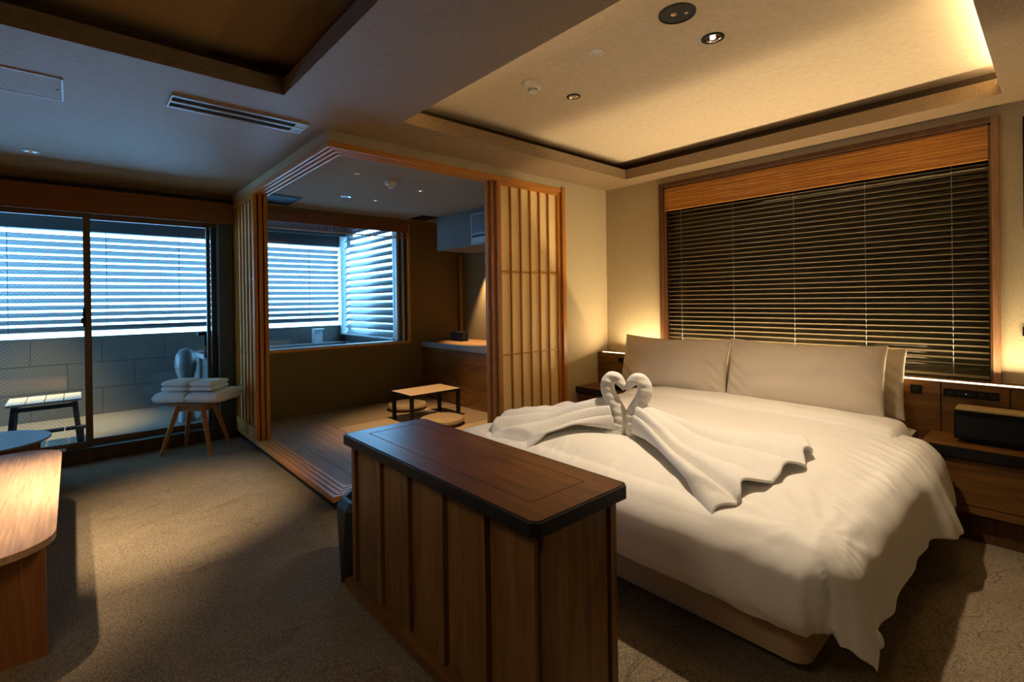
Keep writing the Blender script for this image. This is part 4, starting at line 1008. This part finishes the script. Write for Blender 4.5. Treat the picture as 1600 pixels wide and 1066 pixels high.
def smoke(x, y, z, r, label):
    t = thing('smoke_detector', (x, y, z - 0.05), label, 'smoke detector')
    lathe('base', [(r, z - 0.0003), (r, z - 0.020), (r * 0.93, z - 0.030), (r * 0.55, z - 0.036), (0, z - 0.036)], x, y, 'white', t, 36)
    lathe('chamber', [(r * 0.52, z - 0.0362), (r * 0.52, z - 0.048), (r * 0.42, z - 0.055), (0, z - 0.056)], x, y, 'white', t, 28)
    bm = bmesh.new()
    for i in range(16):
        a = 2 * math.pi * i / 16; c, s = math.cos(a), math.sin(a)
        q = [(x + c * r * 0.535 + d * s * 0.0022, y + s * r * 0.535 - d * c * 0.0022) for d in (-1, 1)]
        vs = [bm.verts.new((px, py, zz)) for px, py in q for zz in (z - 0.047, z - 0.038)] + [bm.verts.new((px - c * 0.004, py - s * 0.004, zz)) for px, py in q for zz in (z - 0.047, z - 0.038)]
        for f in ((0, 1, 3, 2), (4, 6, 7, 5), (0, 4, 5, 1), (2, 3, 7, 6), (0, 2, 6, 4), (1, 5, 7, 3)): bm.faces.new([vs[q_] for q_ in f])
    fin('vent_slots', bm, 'black', t)
smoke(-2.02, 1.985, ZP, 0.052, 'white round smoke detector on the ceiling over the bed')
AZ = 2.345
smoke(-3.82, 2.04, AZ, 0.050, 'white smoke detector on the tatami alcove ceiling')
sensor(-3.735, 1.705, AZ, 0.030, 'flat white disc on the tatami alcove ceiling nearest the corner of the tracks')
downlight(-4.62, 1.99, AZ, 0.055, 'larger chrome downlight on the alcove ceiling, nearest the balcony window', False, 'alu')
downlight(-4.62, 2.29, AZ, 0.030, 'tiny chrome downlight on the alcove ceiling beside the larger one', True, 'alu')
downlight(-3.97, 2.42, AZ, 0.032, 'small lit downlight on the alcove ceiling nearest the paper screen', True, 'alu')
downlight(-4.759, -0.205, ZC, 0.045, 'small chrome downlight in the fabric ceiling at the far left', False, 'alu')
pv = thing('ceiling_vent', (-5.17, 1.55, AZ - 0.01), 'dark square vent on the alcove ceiling above the balcony-side screen', 'vent')
boxes('frame', [(-5.40, -4.92, 1.345, 1.36, AZ - 0.006, AZ - 0.0005), (-5.40, -4.92, 1.67, 1.685, AZ - 0.006, AZ - 0.0005), (-5.40, -5.385, 1.36, 1.67, AZ - 0.006, AZ - 0.0005), (-4.935, -4.92, 1.36, 1.67, AZ - 0.006, AZ - 0.0005)], 'blackm', pv)
box('plate', -5.37, -4.95, 1.375, 1.655, AZ - 0.009, AZ - 0.0005, 'blackm', pv)
pv = thing('ceiling_vent', (-5.25, 3.27, AZ - 0.01), 'small dark square vent on the alcove ceiling beside the air conditioner', 'vent')
box('plate', -5.40, -5.10, 3.13, 3.34, AZ - 0.008, AZ - 0.0005, 'blackm', pv, bev=0.002); box('inner_plate', -5.37, -5.13, 3.15, 3.32, AZ - 0.012, AZ - 0.0085, 'blackm', pv)
# linear slot diffuser
va = thing('slot_diffuser', (-3.10, 0.735, ZC - 0.01), 'long two-slot aluminium air vent in the fabric ceiling', 'vent')
vx0, vx1, vy0, vy1 = -3.215, -3.025, 0.390, 1.080
boxes('frame', [(vx0, vx0 + 0.016, vy0, vy1, ZC - 0.010, ZC - 0.0005), (vx1 - 0.016, vx1, vy0, vy1, ZC - 0.010, ZC - 0.0005), (vx0 + 0.016, vx1 - 0.016, vy0, vy0 + 0.006, ZC - 0.010, ZC - 0.0005), (vx0 + 0.016, vx1 - 0.016, vy1 - 0.010, vy1, ZC - 0.010, ZC - 0.0005)], 'alu', va)
box('divider', (vx0 + vx1) / 2 - 0.008, (vx0 + vx1) / 2 + 0.008, vy0 + 0.006, vy1 - 0.01, ZC - 0.010, ZC - 0.0005, 'alu', va)
box('dark_slot', vx0 + 0.016, vx1 - 0.016, vy0 + 0.006, vy1 - 0.01, ZC - 0.002, ZC - 0.0004, 'black', va)
boxes('end_block', [(vx0 + 0.016, vx1 - 0.016, vy1 - 0.065, vy1 - 0.01, ZC - 0.0075, ZC - 0.002)], 'grille', va)
# access hatch
ah = thing('access_hatch', (-3.33, -0.36, ZC - 0.006), 'fabric-covered access hatch with thin aluminium frame at the far left of the ceiling', 'hatch')
hx0, hx1, hy0, hy1 = -3.49, -3.155, -0.70, -0.022
boxes('frame', [(hx0, hx0 + 0.007, hy0, hy1, ZC - 0.005, ZC - 0.0005), (hx1 - 0.007, hx1, hy0, hy1, ZC - 0.005, ZC - 0.0005), (hx0, hx1, hy0, hy0 + 0.007, ZC - 0.005, ZC - 0.0005), (hx0, hx1, hy1 - 0.007, hy1, ZC - 0.005, ZC - 0.0005)], 'alu', ah)
box('panel', hx0 + 0.009, hx1 - 0.009, hy0 + 0.009, hy1 - 0.009, ZC - 0.003, ZC - 0.0005, 'soffit', ah)
lathe('lock', [(0, ZC - 0.006), (0.006, ZC - 0.0055), (0.006, ZC - 0.0031), (0, ZC - 0.003)], -3.32, -0.045, 'black', ah, 12)
print('objects', len(bpy.data.objects))
